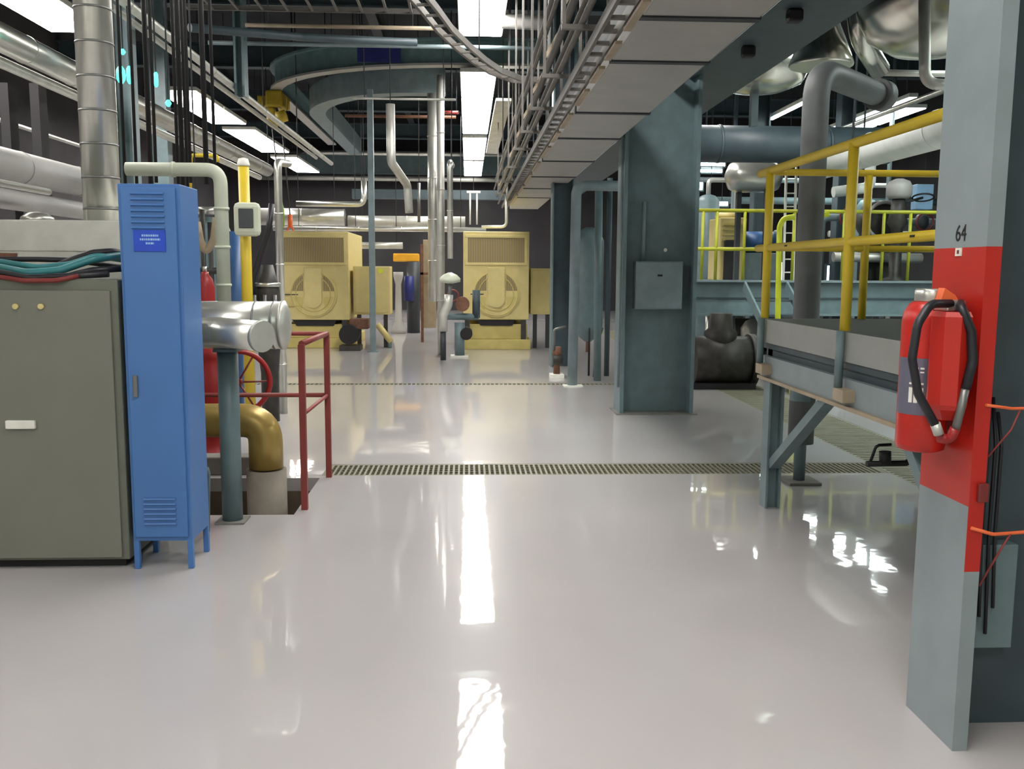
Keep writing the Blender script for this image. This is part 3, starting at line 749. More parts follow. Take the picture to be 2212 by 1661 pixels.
MB().cyl((q.x-.12, 16, 0), (q.x-.12, 16, .5), .05, 12).build('stand', 'dark_steel', t)
t = thing('pump_skid', 'small rusty pump skid in front of the right cream machine', 'pump', (at(1000, 720, 16.8).x, 16.8, 0))
x = at(993, 740, 16.8).x
MB().cyl((x, 16.6, 0), (x, 16.6, .62), .09, 18).build('pedestal', 'teal', t)
MB().box((x-.16, 16.5, 0), (x+.16, 16.75, .03)).build('base_plate', 'white', t)
MB().cyl((x-.35, 16.7, .72), (x+.35, 16.7, .72), .06, 16).build('manifold', 'teal', t)
MB().cyl((x+.05, 16.55, .95), (x+.05, 16.85, .95), .13, 20).build('motor', 'rust', t)
MB().cyl((x+.30, 16.7, .7), (x+.30, 16.7, 1.2), .07, 16).build('riser', 'teal_dark', t)
MB().cyl((x+.12, 16.5, .42), (x+.12, 16.9, .42), .11, 20).build('wheel', 'black', t)
MB().torus((x-.12, 16.6, 1.1), .1, .014, (0, 1, 0), 8, 24).build('handwheel', 'dark_red', t)

# ------------------------------------------------------------------ back wall pipework
def hrun(name, label, x0, x1, y, Y, r, mt, rings=0, hg=(.12, .88)):
    a, b2 = at(x0, y, Y), at(x1, y, Y)
    return run(name, label, 'pipe', [(a.x, Y, a.z), (b2.x, Y, a.z)], r, mt, rings=rings, hg=hg)
hrun('header_pipe', 'fattest silver header pipe running level above the left cream machine', 560, 745, 468, 21.5, .19, 'silver', .8)
hrun('header_pipe', 'fat silver pipe section above the gap between the cream machines', 752, 1005, 478, 21.6, .13, 'galvanised', .9)
hrun('header_pipe', 'thin silver pipe just under the fat header pipe', 590, 1050, 493, 21.2, .055, 'silver', .9)
hrun('header_pipe', 'level silver pipe hidden behind the side cabinet', 755, 870, 530, 21.4, .075, 'galvanised')
q0, q1 = at(640, 440, 20.5), at(786, 390, 20.5)
run('looped_pipe', 'silver pipe running level then turning up behind the slim post', 'pipe', [(q0.x, 20.5, q0.z), (q1.x, 20.5, q0.z), (q1.x, 20.5, q1.z)], .06, 'silver', .16, hg=(2,))
hrun('cross_pipe', 'long thin pipe crossing high beneath the left lights', 600, 1170, 328, 30.5, .075, 'silver')
hrun('cross_pipe', 'long thin pipe crossing lower beneath the left lights', 560, 1160, 383, 34.6, .09, 'galvanised')
tag(MB().box(at(640, 372, 35), at(1160, 336, 35)+Vector((0, .5, 0))).build('cross_duct', 'teal'), 'long teal duct between the two thin cross pipes', 'duct')
hang([o for o in COL.objects if o.name == 'cross_duct'][0], [(-5, 35.2, 5.3), (2, 35.2, 5.3)])
tag(MB().box(at(760, 428, 24), at(1140, 412, 24)+Vector((0, .3, 0))).build('cross_duct', 'teal_dark'), 'low dark duct crossing behind the silver drops', 'duct')
hang([o for o in COL.objects if o.name == 'cross_duct.001'][0], [(-2.5, 24.1, 3.6), (1.2, 24.1, 3.6)])
q0, q1, q2 = at(843, 225, 15), at(845, 350, 15), at(880, 400, 16.2)
run('offset_pipe', 'pipe dropping from the roof then kinking down to the right', 'pipe', [q0, q1, q2, at(884, 460, 16.2)], .07, 'galvanised', .12, hg=(0,))
run('offset_pipe', 'thin pale conduit beside the kinked pipe', 'pipe', [at(905, 395, 19), at(905, 480, 19)], .03, 'grey_conduit', hg=(0,))
q = at(1023, 415, 22)
t = thing('hanger_frame', 'pale trapeze hanger with two rods below the far lights', 'pipe hanger', (q.x, 22, q.z-1))
MB().box((q.x-.16, 21.97, q.z-.02), (q.x+.16, 22.03, q.z+.03)).build('crossbar', 'white', t)
for dx in (-.08, .08): MB().cyl((q.x+dx, 22, q.z), (q.x+dx, 22, q.z-.75), .02, 8).build('rod', 'white', t)
hang(t, [(q.x, 22, q.z)])
run('bent_conduit', 'thin conduit bending round beside the far end of the overhead tray', 'conduit', [at(1040, 490, 19), at(1094, 490, 19), at(1094, 400, 19)], .03, 'galvanised', .12)
# left-back large pipes along the aisle
t1 = thing('aisle_pipe', 'large silver pipe high on the left, running back to the far wall', 'pipe', (-4.4, 15, 3.5))
def ZfromPix(px, py, X):
    d = FWD + RGT*((px-IW/2)/FPX) + UPV*((IH/2-py)/FPX); k = X/d.x
    return Vector((0, 0, EYE))+d*k
za = ZfromPix(80, 120, -4.4).z
MB().pipe([(-4.4, 3, za), (-4.4, 20.9, za)], .135, 0, 24, rings=1.1).build('jacket', 'silver', t1)
zb_ = ZfromPix(80, 165, -4.5).z
MB().pipe([(-4.55, 3, zb_), (-4.55, 20.8, zb_)], .055, 0, 16).build('tracer_pipe', 'galvanised', t1)
zc_ = ZfromPix(80, 372, -4.4).z
t1 = thing('aisle_pipe', 'large cream clad pipe at mid height on the left, running back', 'pipe', (-4.4, 12, zc_))
MB().pipe([(-4.4, 4, zc_), (-4.4, 13.5, zc_)], .16, 0, 24, rings=1.2).build('jacket', 'duct_grey', t1)
zd_ = ZfromPix(80, 412, -4.2).z
run('aisle_conduit', 'thin shiny pipe just below the mid height cream pipe at the left', 'pipe', [(-4.15, 5, zd_), (-4.15, 9.5, zd_)], .035, 'silver')
ze_ = ZfromPix(80, 440, -4.5).z
run('aisle_conduit', 'lowest dull pipe of the left pipe bank above the plenum box', 'pipe', [(-4.5, 5, ze_), (-4.5, 15, ze_)], .10, 'duct_grey')
# rail lit cyan on left mezzanine
zr = ZfromPix(80, 285, -6.2)
run('mezzanine_rail', 'thin metal handrail between the two big left pipes', 'railing', [(-6.2, 7, zr.z), (-6.2, 16, zr.z)], .03, 'galvanised')
za = ZfromPix(80, 120, -4.4).z
for k, (px, lab) in enumerate(((85, 'dark post left of the silver duct, carrying the handrail'), (20, 'dark post at the left picture edge'))):
    q = at(px, 250, 11)
    tag(MB().box((q.x-.05, 10.9, 0), (q.x+.05, 11.1, za-.1)).build('mezzanine_post', 'wall'), lab, 'post', 'left mezzanine posts')
# columns behind hanging rods
for px, Y, wd, lab in ((268, 10.5, .13, 'teal post behind the hanging rods above the locker'), (525, 13.5, .07, 'teal post hanging from the roof behind the cream pipe corner'), (345, 15.6, .16, 'dull teal post right of the hanging rods')):
    q = at(px, 300, Y); zb = 3.95 if px == 525 else 0
    tag(MB().box((q.x-wd, Y-.12, zb), (q.x-wd+.03, Y+.12, 7.4)).box((q.x+wd-.03, Y-.12, zb), (q.x+wd, Y+.12, 7.4)).box((q.x-wd+.028, Y-.01, zb), (q.x+wd-.028, Y+.01, 7.4)).build('steel_column', 'teal'), lab, 'column')
# hanging rods
for k, px in enumerate((247, 262, 287, 318, 330, 378, 388, 398, 405, 440, 459)):
    q = at(px, 200, 7.2+.12*(k % 4)); r_ = .013 if k % 3 else .02
    tag(MB().cyl((q.x, q.y, 2.2), (q.x, q.y, 5.35), r_, 8).build('hanging_rod', 'black'), 'thin dark rod hanging down behind the cream pipe above the locker', 'rod', 'hanging rods above the locker')
# cyan glints: lit windows / lamps in the left wall
def cyan(px0, py0, px1, py1, lab, Y=20, mt='lamp_cyan', name='lamp', cat='lamp'):
    a, b2 = at(px0, py1, Y), at(px1, py0, Y)
    r = (b2.x-a.x)/2; c = (a+b2)/2
    Y = 9.4; a, b2 = at(px0, py1, Y), at(px1, py0, Y); r = (b2.x-a.x)/2; c = (a+b2)/2
    o_ = tag(MB().lathe((c.x, Y, c.z-(b2.z-a.z)/2), [(r*.4, 0), (r*.9, r*.8), (r, (b2.z-a.z)/2), (r*.9, (b2.z-a.z)-r*.8), (r*.4, b2.z-a.z)], 14).build(name, mt), lab, cat); hang(o_, [(c.x, Y, b2.z)])
cyan(252, 143, 270, 180, 'left of the pair of glowing cyan lamps behind the hanging rods')
cyan(274, 143, 287, 181, 'right of the pair of glowing cyan lamps behind the hanging rods')
cyan(259, 106, 271, 118, 'small cyan lamp above the glowing pair')
cyan(333, 156, 341, 188, 'slim cyan lamp farther right among the hanging rods')
cyan(357, 216, 370, 230, 'tiny cyan lamp low among the hanging rods')

# pipe rack items in left back, under lights: long pipes and yellow bits
run('aisle_pipe', 'silver pipe running back under the left lights, left of the hoist', 'pipe', [(-3.3, 8, 4.10), (-3.3, 23, 4.10)], .05, 'galvanised', rings=1.5, hg=(.1, .5, .7))
run('aisle_pipe', 'thin pipe running back above the brass coloured left pipe', 'pipe', [(-3.5, 8, 4.11), (-3.5, 22, 4.11)], .035, 'galvanised')
run('yellow_rail', 'thin yellow rail behind the cream pipe, left of the monitor', 'railing', [at(410, 430, 10), at(412, 335, 10), at(470, 337, 10), at(470, 350, 10)], .02, 'yellow', .04, hg=(1,))
t = thing('left_background_unit', 'pale teal tank mostly hidden behind the rods and cream pipe', 'tank', (at(440, 520, 12).x, 12, 0))
MB().lathe((at(450, 500, 12).x, 12, 0), [(.3, 0), (.32, .1), (.32, 1.9), (.25, 2.1), (.1, 2.2)], 24).build('shell', 'teal', t)
MB().cyl(at(420, 455, 11.8), at(470, 455, 11.8), .05, 14).build('outlet', 'silver', t)
run('y_pipe', 'pale curved pipe behind the locker, left of the cream drop', 'pipe', [at(425, 480, 9.5), at(432, 520, 9.5), at(445, 545, 9.5), at(462, 520, 9.5), at(468, 470, 9.5)], .04, 'tan', .2, hg=(0,))
run('blue_duct', 'dark blue pipe standing right of the cream drop', 'pipe', [(at(506, 660, 10.4).x, 10.4, 0), at(506, 500, 10.4)], .08, 'pump_blue')
t = thing('left_valve_rack', 'dark pipework rack between the cream drop and the yellow post', 'pipe rack', (at(500, 560, 11).x, 11, 0))
for k in range(5):
    q = at(424+k*16, 560, 11.2); MB().cyl((q.x, 11.2, 0), (q.x, 11.2, 2.1+.15*(k % 2)), .03, 8).build('riser', 'machine_dark', t)
q0, q1 = at(420, 585, 11.2), at(500, 585, 11.2); MB().cyl(q0, q1, .04, 10).build('manifold', 'machine_dark', t)

# ------------------------------------------------------------------ curved monorail and hoist
t = thing('curved_monorail', 'large teal monorail beam bending in a wide curve under the roof', 'monorail', (-1.5, 14, 4.3))
ZM = 5.2
path = [Vector((-4.0, 28.1, ZM)), Vector((-4.0, 20.3, ZM))]
for k in range(1, 13):
    a = math.pi/2*k/12; path.append(Vector((-4.0+4.0*(1-math.cos(a)), 20.3-3.1*math.sin(a), ZM)))
path += [Vector((.4, 17.2, ZM)), Vector((2.1, 17.2, ZM))]
def ribbon(b, pts, off0, off1, z0, z1):
    n = len(pts); L = []
    for i, p in enumerate(pts):
        tt = (pts[min(i+1, n-1)]-pts[max(i-1, 0)]).normalized(); nn = Vector((-tt.y, tt.x, 0))
        L.append([b.bm.verts.new(p+nn*o+Vector((0, 0, z))) for o, z in ((off0, z0), (off1, z0), (off1, z1), (off0, z1))])
    for i in range(n-1):
        for k in range(4): b.bm.faces.new((L[i][k], L[i][(k+1) % 4], L[i+1][(k+1) % 4], L[i+1][k]))
    b.bm.faces.new(L[0][::-1]); b.bm.faces.new(L[-1]); return b
ribbon(MB(), path, -.12, .12, 0, .04).build('lower_flange', 'duct_grey', t)
ribbon(MB(), path, -.016, .016, .04, .44).build('web', 'monorail', t)
ribbon(MB(), path, -.12, .12, .44, .48).build('upper_flange', 'monorail', t)
q0, q1 = at(772, 140, 17.16), at(866, 97, 17.16)
MB().box((q0.x, 17.165, ZM+.04), (q1.x, 17.182, ZM+.44)).build('load_plate', 'navy', t)
hang(t, [(p[0], p[1], ZM+.48) for p in ((-4.0, 27.3), (-4.0, 22), (.2, 17.2), (1.6, 17.2))], rr=.02)
t = thing('curved_duct', 'flat grey green duct curving along the inside of the monorail bend', 'duct', (-1, 18, 4.85))
dp = [Vector((-3.25, 27.5, 4.86)), Vector((-3.25, 21.0, 4.86))]+[Vector((-3.25+2.3*(1-math.cos(math.pi/2*k/12)), 21.0-2.9*math.sin(math.pi/2*k/12), 4.86)) for k in range(1, 13)]+[Vector((-.42, 18.1, 4.86))]
ribbon(MB(), dp, -.17, .17, 0, .46).build('duct_body', 'teal_light', t)
hang(t, [(-3.25, 26, 5.3), (-3.25, 22, 5.3), (-.7, 18.1, 5.3)], rr=.012)
hrun('strut_rail', 'thin pale rail crossing just below the curved duct', 760, 985, 212, 15.3, .02, 'galvanised')
hrun('strut_rail', 'thin dull rail crossing second below the curved duct', 745, 985, 250, 18.5, .03, 'rust')
HX, HY = -3.97, 19.9
t = thing('chain_hoist', 'yellow chain hoist hanging from the curved monorail', 'hoist', (HX, HY, 4.4))
MB().box((HX-.17, HY-.28, 4.86), (HX+.17, HY+.3, 5.19), .04).build('trolley', 'hoist_yellow', t)
MB().box((HX-.17, HY-.2, 4.50), (HX-.01, HY+.24, 4.86), .04).build('motor', 'hoist_yellow', t)
MB().cyl((HX+.05, HY-.2, 4.64), (HX+.24, HY-.2, 4.7), .12, 16).build('gearbox', 'hoist_yellow', t)
for dx in (-.26, .26): MB().torus((HX+dx, HY-.05, 4.95), .11, .028, (1, .2, 0), 8, 20).build('wheel', 'hoist_yellow', t)
MB().box((HX-.36, HY-.13, 4.9), (HX-.18, HY+.13, 5.1), .02).build('end_stop', 'hoist_yellow', t)
MB().bar((HX+.02, HY-.1, 4.86), (HX+.2, HY-.1, 4.36), .05, .05).build('guide_arm', 'dark_steel', t)
qh = at(627, 490, HY); qp = at(608, 470, HY)
MB().cyl((HX+.1, HY, 4.6), (qh.x, HY, qh.z+.25), .014, 8).build('chain', 'dark_steel', t)
MB().cyl((HX-.1, HY, 4.55), (qp.x, HY, qp.z+.33), .014, 8).build('pendant_cable', 'rubber', t)
MB().lathe((qp.x, HY, 0), [(.02, qp.z-.33), (.06, qp.z-.13), (.065, qp.z+.16), (.025, qp.z+.35)], 12).build('pendant', 'green', t)
MB().cyl((qh.x, HY, qh.z), (qh.x, HY, qh.z+.25), .05, 12).build('hook_block', 'orange', t)
MB().torus((qh.x, HY, qh.z-.06), .06, .018, (0, 1, 0), 8, 20).build('hook', 'orange', t)

# ladder trays
def ladder(label, pts, wd, z_th, rung, mt='strut_grey'):
    n0 = pts[0]; t = thing('cable_ladder', label, 'cable tray', (pts[0]+pts[-1])/2)
    ribbon(MB(), pts, -wd/2, -wd/2+.03, 0, z_th).build('side_rail', mt, t)
    ribbon(MB(), pts, wd/2-.03, wd/2, 0, z_th).build('side_rail', mt, t)
    for i in range(len(pts)-1):
        L = pts[i+1]-pts[i]; n = max(1, int(L.length/rung)); tt = L.normalized(); nn = Vector((-tt.y, tt.x, 0))
        for k in range(n):
            c = pts[i]+L*((k+.5)/n)+Vector((0, 0, .015)); MB().bar(c-nn*wd/2, c+nn*wd/2, .03, .02).build('rung', mt, t)
    hang(t, [p+Vector((0, 0, .02)) for p in (pts[0], pts[len(pts)//2], pts[-1])])
    return t
dg_ = [atz(px, py, 3.95) for px, py in ((860, -50), (925, 25), (960, 70), (1000, 108), (1035, 137), (1070, 160), (1115, 177), (1195, 184))]; tail = []
ladder('pale cable ladder cutting diagonally past the nearest centre light', dg_+tail, .18, .07, .28)
za_ = [Vector((-3.6, 11.6, 4.73)), Vector((-.55, 11.6, 4.73))]
ladder('wide dull cable ladder crossing at the top edge, left of the centre light', za_, .9, .06, .3)
hrun('strut_rail', 'thin pale pipe crossing high behind the top cable ladder', 450, 1190, 92, 13.8, .03, 'teal_light')
hrun('strut_rail', 'thin rusty pipe crossing close under the top cable ladder', 530, 940, 54, 12.4, .025, 'tan')
q0 = at(490, 45, 11)
run('slanted_pipe', 'dark teal pipe slanting along beneath the top roof beam at the left', 'pipe', [at(410, 60, 11), at(650, 80, 12.2), at(900, 92, 12.6)], .05, 'teal_dark')
run('roof_pipe', 'grey pipe elbowing across right of the nearest centre light', 'pipe', [at(1085, 45, 13), at(1190, 50, 13)], .10, 'duct_grey')
tag(MB().bar(at(1088, 215, 17), at(1062, 330, 23), .28, .05).build('louver_strip', 'white'), 'pale flat strip hanging right of the centre light strip', 'panel')
hrun('strut_rail', 'red tagged pipe crossing left of the centre light strip', 955, 990, 243, 18, .035, 'dark_red')

# ------------------------------------------------------------------ overhead tray with panels
t = thing('overhead_duct', 'long grey panelled cable duct running back overhead beside the column', 'duct', (1.28, 12, 2.95))
ys = [3.4, 5.25, 6.33, 8.35, 9.95, 12.0, 14.0, 16.0, 18.0, 21.4]
for i in range(len(ys)-1):
    MB().box((.96, ys[i]+.035, 2.95), (1.61, ys[i+1]-.035, 3.10), .004).build('bottom_panel', 'duct_grey', t)
for y in ys[1:-1]:
    MB().box((.95, y-.035, 2.94), (1.62, y+.035, 3.12)).build('cross_channel', 'dark_steel', t)
MB().box((.96, 3.4, 3.10), (1.61, 21.4, 3.32)).build('casing', 'dark_steel', t)
hang(t, [(1.5, y, 3.3) for y in ys[1:]], rr=.012)
def tray(x, z, y0, y1, mt, label, r=None, wd=.05):
    return tag(MB().bar((x, y0, z), (x, y1, z), wd, .04).build('side_tray_rail', mt), label, 'cable tray rail', 'rails beside the overhead duct')
t = thing('cable_ladder', 'narrow cable ladder hugging the left side of the overhead duct', 'cable tray', (.85, 12, 3.0))
for x in (.905, .79): MB().bar((x, 3.4, 3.0), (x, 21.4, 3.0), .022, .07).build('side_rail', 'strut_grey', t)
for k in range(60): MB().box((.80, 3.6+k*.3, 2.98), (.895, 3.64+k*.3, 3.0)).build('rung', 'strut_grey', t)
pcs = [(4.9, 5.5), (5.8, 6.25), (6.5, 7.0), (7.3, 7.95), (8.4, 9.2), (9.5, 10.2), (10.6, 11.6), (12.1, 13.2), (13.6, 15), (15.4, 17), (17.4, 20)]
for i, (a, b2) in enumerate(pcs):
    MB().bar((.922, a, 2.945), (.922, b2, 2.945), .045, .02).build('cover_clip', 'tan', t)
for x, z, r_, lab in ((.74, 3.15, .022, 'first thin conduit left of the overhead duct, lowest'), (.70, 3.32, .03, 'second conduit left of the overhead duct, thicker'),
                      (.64, 3.48, .018, 'third conduit left of the overhead duct, thin'), (.82, 3.42, .02, 'fourth conduit tucked above the narrow cable ladder'), (.68, 3.70, .028, 'highest conduit left of the overhead duct')):
    run('overhead_conduit', lab, 'conduit', [(x, 3.4, z), (x, 22.5, z)], r_, 'strut_grey')
for k, y in enumerate((4.6, 6.1, 7.6, 9.1, 10.6, 12.1, 14.2, 16.5, 19)):
    t = thing('trapeze_hanger', 'strut hanger %s carrying the conduits left of the overhead duct' % ('nearest the camera', 'second', 'third', 'fourth', 'fifth', 'sixth', 'seventh', 'eighth', 'farthest back')[k] if k else 'strut hanger nearest the camera carrying the conduits beside the overhead duct', 'pipe hanger', (.65, y, 3.2), 'strut hangers by the overhead duct')
    MB().box((.60, y-.02, 3.09), (.95, y+.02, 3.12)).build('strut', 'strut_grey', t)
    for x in (.615, .90): MB().box((x-.010, y-.010, 3.12), (x+.012, y+.012, 5.9)).build('rod', 'strut_grey', t)
    MB().bar((.62, y, 3.25), (.90, y, 3.75), .025, .015, (0, 1, 0)).build('brace', 'tan', t)
q = at(1187, 0, 11)
run('thin_drop', 'thin pale conduit hanging straight down left of the overhead conduits', 'conduit', [(q.x, 11, 5.3), (q.x+.01, 11, at(1190, 240, 11).z)], .012, 'teal_light')

# right girder
t = thing('roof_girder', 'deep dark teal girder running back above the wide column', 'girder', (2.7, 13, 3.6))
MB().ibeam((2.72, 3, 3.60), (2.72, 26, 3.60), .70, .85, .035, .03).build('beam', 'teal_dark', t)
MB().box((2.38, 3, 3.63), (2.41, 26, 4.40)).build('side_plate', 'teal_dark', t)
for y in (6.5, 7.4, 8.6):
    MB().box((2.50, y-.05, 3.50), (2.62, y+.05, 3.60), .02).build('junction_box', 'black', t)
tag(MB().box((1.72, 9.9, 5.0), (3.1, 10.05, 5.38)).build('cap_beam', 'teal_dark'), 'short dark cap beam over the wide teal column', 'beam')
run('girder_pipe', 'dark pipe running back beneath the deep girder', 'pipe', [(2.2, 3.5, 3.55), (2.2, 20, 3.55)], .07, 'teal_dark')

# ------------------------------------------------------------------ platform on the right
t = thing('service_platform', 'raised grey steel platform on legs with yellow railings at the right', 'platform', (2.9, 4.7, 0))
PX0, PX1, PY0, PY1 = 1.95, 4.1, 3.32, 6.05
MB().box((PX0, PY0, 1.10), (PX0+.02, PY1, 1.25)).build('toe_plate', 'toe_grey', t)
MB().box((PX0, PY1-.02, 1.10), (PX1, PY1, 1.25)).build('toe_plate', 'toe_grey', t)
MB().box((PX0+.02, PY0, 1.06), (PX1, PY1-.02, 1.10)).build('deck_plate', 'teal_dark', t)
b = MB(); b.box((PX0+.05, PY0, .875), (PX0+.07, PY1, 1.06)); b.build('beam_web', 'teal_dark', t)
MB().box((PX0+.01, PY0, .875), (PX0+.05, PY1, 1.01)).build('side_plate', 'column_grey', t)
MB().box((PX0-.01, PY0, .855), (PX0+.16, PY1, .875)).build('bottom_flange', 'tan', t)
MB().box((PX0+.05, PY1-.12, .875), (PX1, PY1-.03, 1.06)).build('end_beam', 'teal', t)
MB().box((PX1-.1, PY0, .875), (PX1, PY1-.12, 1.06)).build('rear_beam', 'teal', t)
for k, y in enumerate((5.93, 3.45)):
    for x in (2.02, 3.95):
        lg = MB(); lg.box((x-.05, y-.06, 0), (x-.035, y+.06, .855)); lg.box((x+.035, y-.06, 0), (x+.05, y+.06, .855)); lg.box((x-.035, y-.008, 0), (x+.035, y+.008, .855))
        lg.build('leg', 'teal', t)
MB().bar((2.02, 5.87, .30), (2.02, 5.0, .86), .07, .06).build('brace', 'teal', t)
MB().bar((2.02, 3.5, .30), (2.02, 4.1, .86), .07, .06).build('brace', 'teal', t)
# yellow railing
rl = MB().pipe([(PX0, 3.35, 2.205), (PX0, PY1+.12, 2.205)], .026, 0, 16).build('railing', 'yellow', t)
for z, r_ in ((2.205, .026), (1.715, .024)):
    if z < 2: MB().pipe([(PX0, 3.35, z), (PX0, PY1+.12, z)], r_, 0, 16).build('rail', 'yellow', rl)
    MB().pipe([(PX0, PY1-.01, z), (PX1, PY1-.01, z)], r_*.85, 0, 16).build('rail', 'yellow', rl)
for (x, y) in ((PX0-.005, 5.95), (PX0-.005, 4.66)):
    p = MB().cyl((x, y, 1.26), (x, y, 2.205), .027, 16).build('post', 'yellow', rl)
    MB().cyl((x-.022, y, .965), (x-.022, y, 1.26), .022, 14).build('post_foot', 'teal', rl)
    MB().box((x-.05, y-.13, .90), (x+.02, y+.0, .965), .004).build('bracket', 'tan', rl)
for x in (2.63, 3.6):
    MB().cyl((x, PY1-.01, 1.25), (x, PY1-.01, 2.19), .026, 16).build('post', 'yellow', rl)
bh = MB()
for y in (3.95, 5.55): bh.box((PX0-.027, y-.02, 1.712), (PX0-.02, y+.02, 1.722))
bh.build('rail_marks', 'black', rl)

# tall dark pipe standing through
t = thing('standpipe', 'tall thick dark pipe rising behind the yellow railing to an elbow', 'pipe', (2.47, 6.75, 0))
MB().pipe([(2.47, 6.62, .30), (2.47, 6.62, 2.98), (3.25, 7.35, 2.95)], .093, .22, 24).build('riser', 'pipe_grey', t)
MB().cyl((3.20, 7.30, 2.95), (3.30, 7.39, 2.95), .12, 24).build('flange', 'pipe_grey', t)
MB().lathe((2.47, 6.62, 0), [(.093, .80), (.093, .62), (.075, .5), (.045, .42), (.042, .02)], 24).build('reducer_post', 'teal', t)
MB().box((2.36, 6.50, 0), (2.60, 6.76, .022), .004).build('base_plate', 'concrete', t)
# black bracket under platform
t = thing('drain_valve', 'black bent pipe with a valve low beneath the platform', 'pipe', at(1920, 990, 4.6))
MB().pipe([at(1966, 940, 4.6), at(1966, 1000, 4.6), at(1872, 1002, 4.6)], .016, .03, 12).build('bent_pipe', 'black', t)
MB().pipe([at(1880, 998, 4.6), at(1893, 962, 4.6), at(1925, 960, 4.6)], .008, .03, 8).build('handle', 'black', t)
MB().cyl(at(1912, 1002, 4.6), at(1912, 975, 4.6), .03, 12).build('valve', 'black', t)
MB().cyl(at(1966, 960, 4.6), (at(1966, 960, 4.6).x, 4.6, .875), .012, 10).build('hanger_rod', 'black', t)

# ------------------------------------------------------------------ right background: far platform, tanks, ducts
YF = 14.0
t = thing('far_platform', 'long teal girder platform behind the yellow railing at the right', 'platform', (8, 14.5, 0))
MB().box((3.45, YF, .90), (11.5, YF+.06, 1.42)).build('girder_web', 'teal', t)
MB().box((3.45, YF-.12, 1.40), (11.5, YF+.2, 1.43)).build('flange', 'teal_light', t)
MB().box((3.45, YF-.12, .89), (11.5, YF+.2, .92)).build('flange', 'teal', t)
MB().box((3.45, YF-.03, 1.15), (11.5, YF, 1.17)).build('stiffener', 'teal_dark', t)
MB().box((3.45, YF+.1, 1.36), (11.5, YF+4.2, 1.40)).build('deck', 'teal_dark', t)
for x in (4.1, 6.3, 8.5, 11.2): MB().box((x-.1, YF+.3, 0), (x+.1, YF+.5, .9)).build('leg', 'teal_dark', t)
fr_ = MB().pipe([(3.5, YF+.05, 2.48), (11.4, YF+.05, 2.48)], .028, 0, 12).build('railing', 'olive', t)
for z in (1.90,): MB().pipe([(3.5, YF+.05, z), (11.4, YF+.05, z)], .028, 0, 12).build('rail', 'olive', fr_)
for px in (1516, 1546, 1606, 1712, 1820, 1905, 1962, 2060):
    q = at(px, 560, YF+.05); MB().cyl((q.x, YF+.05, 1.43), (q.x, YF+.05, 2.48), .024, 10).build('post', 'olive', fr_)
t = thing('access_stair', 'teal steel steps rising to the far platform', 'stairs', (at(1700, 700, 12.5).x, 12.6, 0))
x = at(1705, 700, 12.6).x
for k in range(6): MB().box((x-.3, 11.6+.35*k, .2*k+.12), (x+.3, 11.9+.35*k, .2*k+.15)).build('tread', 'teal_dark', t)
for dx in (-.32, .32): MB().bar((x+dx, 11.5, .1), (x+dx, 13.7, 1.35), .03, .15).build('stringer', 'teal', t)
# looped stair rails
for k, (pa, lab) in enumerate((([(1716, 800), (1722, 690), (1738, 500), (1748, 470), (1790, 462)], 'bright lime stair handrail with curved top behind the platform corner'), ([(1676, 800), (1680, 690), (1684, 490), (1692, 472), (1716, 468)], 'duller lime stair handrail left of the bright one'))):
    MB().pipe([(at(x, y, 11.5) if y < 800 else Vector((at(x, 700, 11.5).x, 11.5, 0))) for x, y in pa], .035, .12, 12).build('handrail', 'lime', t)
# cream unit on far platform
t = thing('cream_unit', 'pale cream unit with ribbed top on the far platform', 'machine', (at(1583, 560, 17).x, 17, 1.4))
q0, q1 = at(1553, 598, 16.5), at(1614, 470, 16.5)
MB().box((q0.x, 16.5, 1.4), (q1.x, 17.3, q1.z), .02).build('body', 'cream', t)
for k in range(4): MB().box((q0.x+.04, 16.47, q1.z-.1-.09*k), (q1.x-.04, 16.5, q1.z-.14-.09*k)).build('rib', 'cream_dark', t)
MB().lathe(((q0.x+q1.x)/2, 16.9, 0), [(.24, q1.z), (.22, q1.z+.08), (.1, q1.z+.14)], 20).build('top_cap', 'cream', t)
MB().box(((q0.x+q1.x)/2-.17, 16.4, 1.4), ((q0.x+q1.x)/2+.0, 16.5, q1.z-.4), .02).build('dark_box', 'black', t)
# silver vessels
t = thing('silver_drum', 'pale silver drum behind the left end of the yellow railing', 'tank', (at(1630, 380, 16).x, 16, 1.4))
q = at(1628, 382, 16)
MB().lathe((q.x, 16, q.z), [(.05, -.5), (.22, -.42), (.27, -.3), (.27, .3), (.22, .42), (.05, .5)], 24, 'X').build('shell', 'silver', t)
for dx in (-.25, .25): MB().box((q.x+dx-.04, 15.95, 1.4), (q.x+dx+.04, 16.05, q.z-.2)).build('leg', 'dark_steel', t)
t = thing('motor_unit', 'dome topped motor on a spool stand on the far platform', 'motor', (at(1945, 420, 14.8).x, 14.8, 1.4))
q = at(1943, 400, 14.8)
MB().lathe((q.x, 14.8, 0), [(.14, q.z-.22), (.2, q.z-.16), (.2, q.z-.02), (.16, q.z+.06), (.06, q.z+.1)], 20).build('dome', 'duct_grey', t)
MB().lathe((q.x, 14.8, 0), [(.2, 1.4), (.2, 1.45), (.1, 1.5), (.09, q.z-.7), (.16, q.z-.6), (.12, q.z-.4), (.1, q.z-.22)], 18).build('stand', 'machine_dark', t)
MB().torus((q.x+.35, 14.7, q.z-.2), .16, .014, (.1, .3, 1), 8, 24).build('handwheel', 'black', t)
MB().cyl((q.x, 14.75, q.z-.3), (q.x+.35, 14.7, q.z-.2), .02, 8).build('handwheel_stem', 'black', t)
tag(MB().box(at(1978, 452, 16.2), at(2018, 398, 16.2)+Vector((0, .2, 0)), .01).build('wall_panel', 'pale_blue'), 'pale blue panel behind the dome topped motor', 'panel')
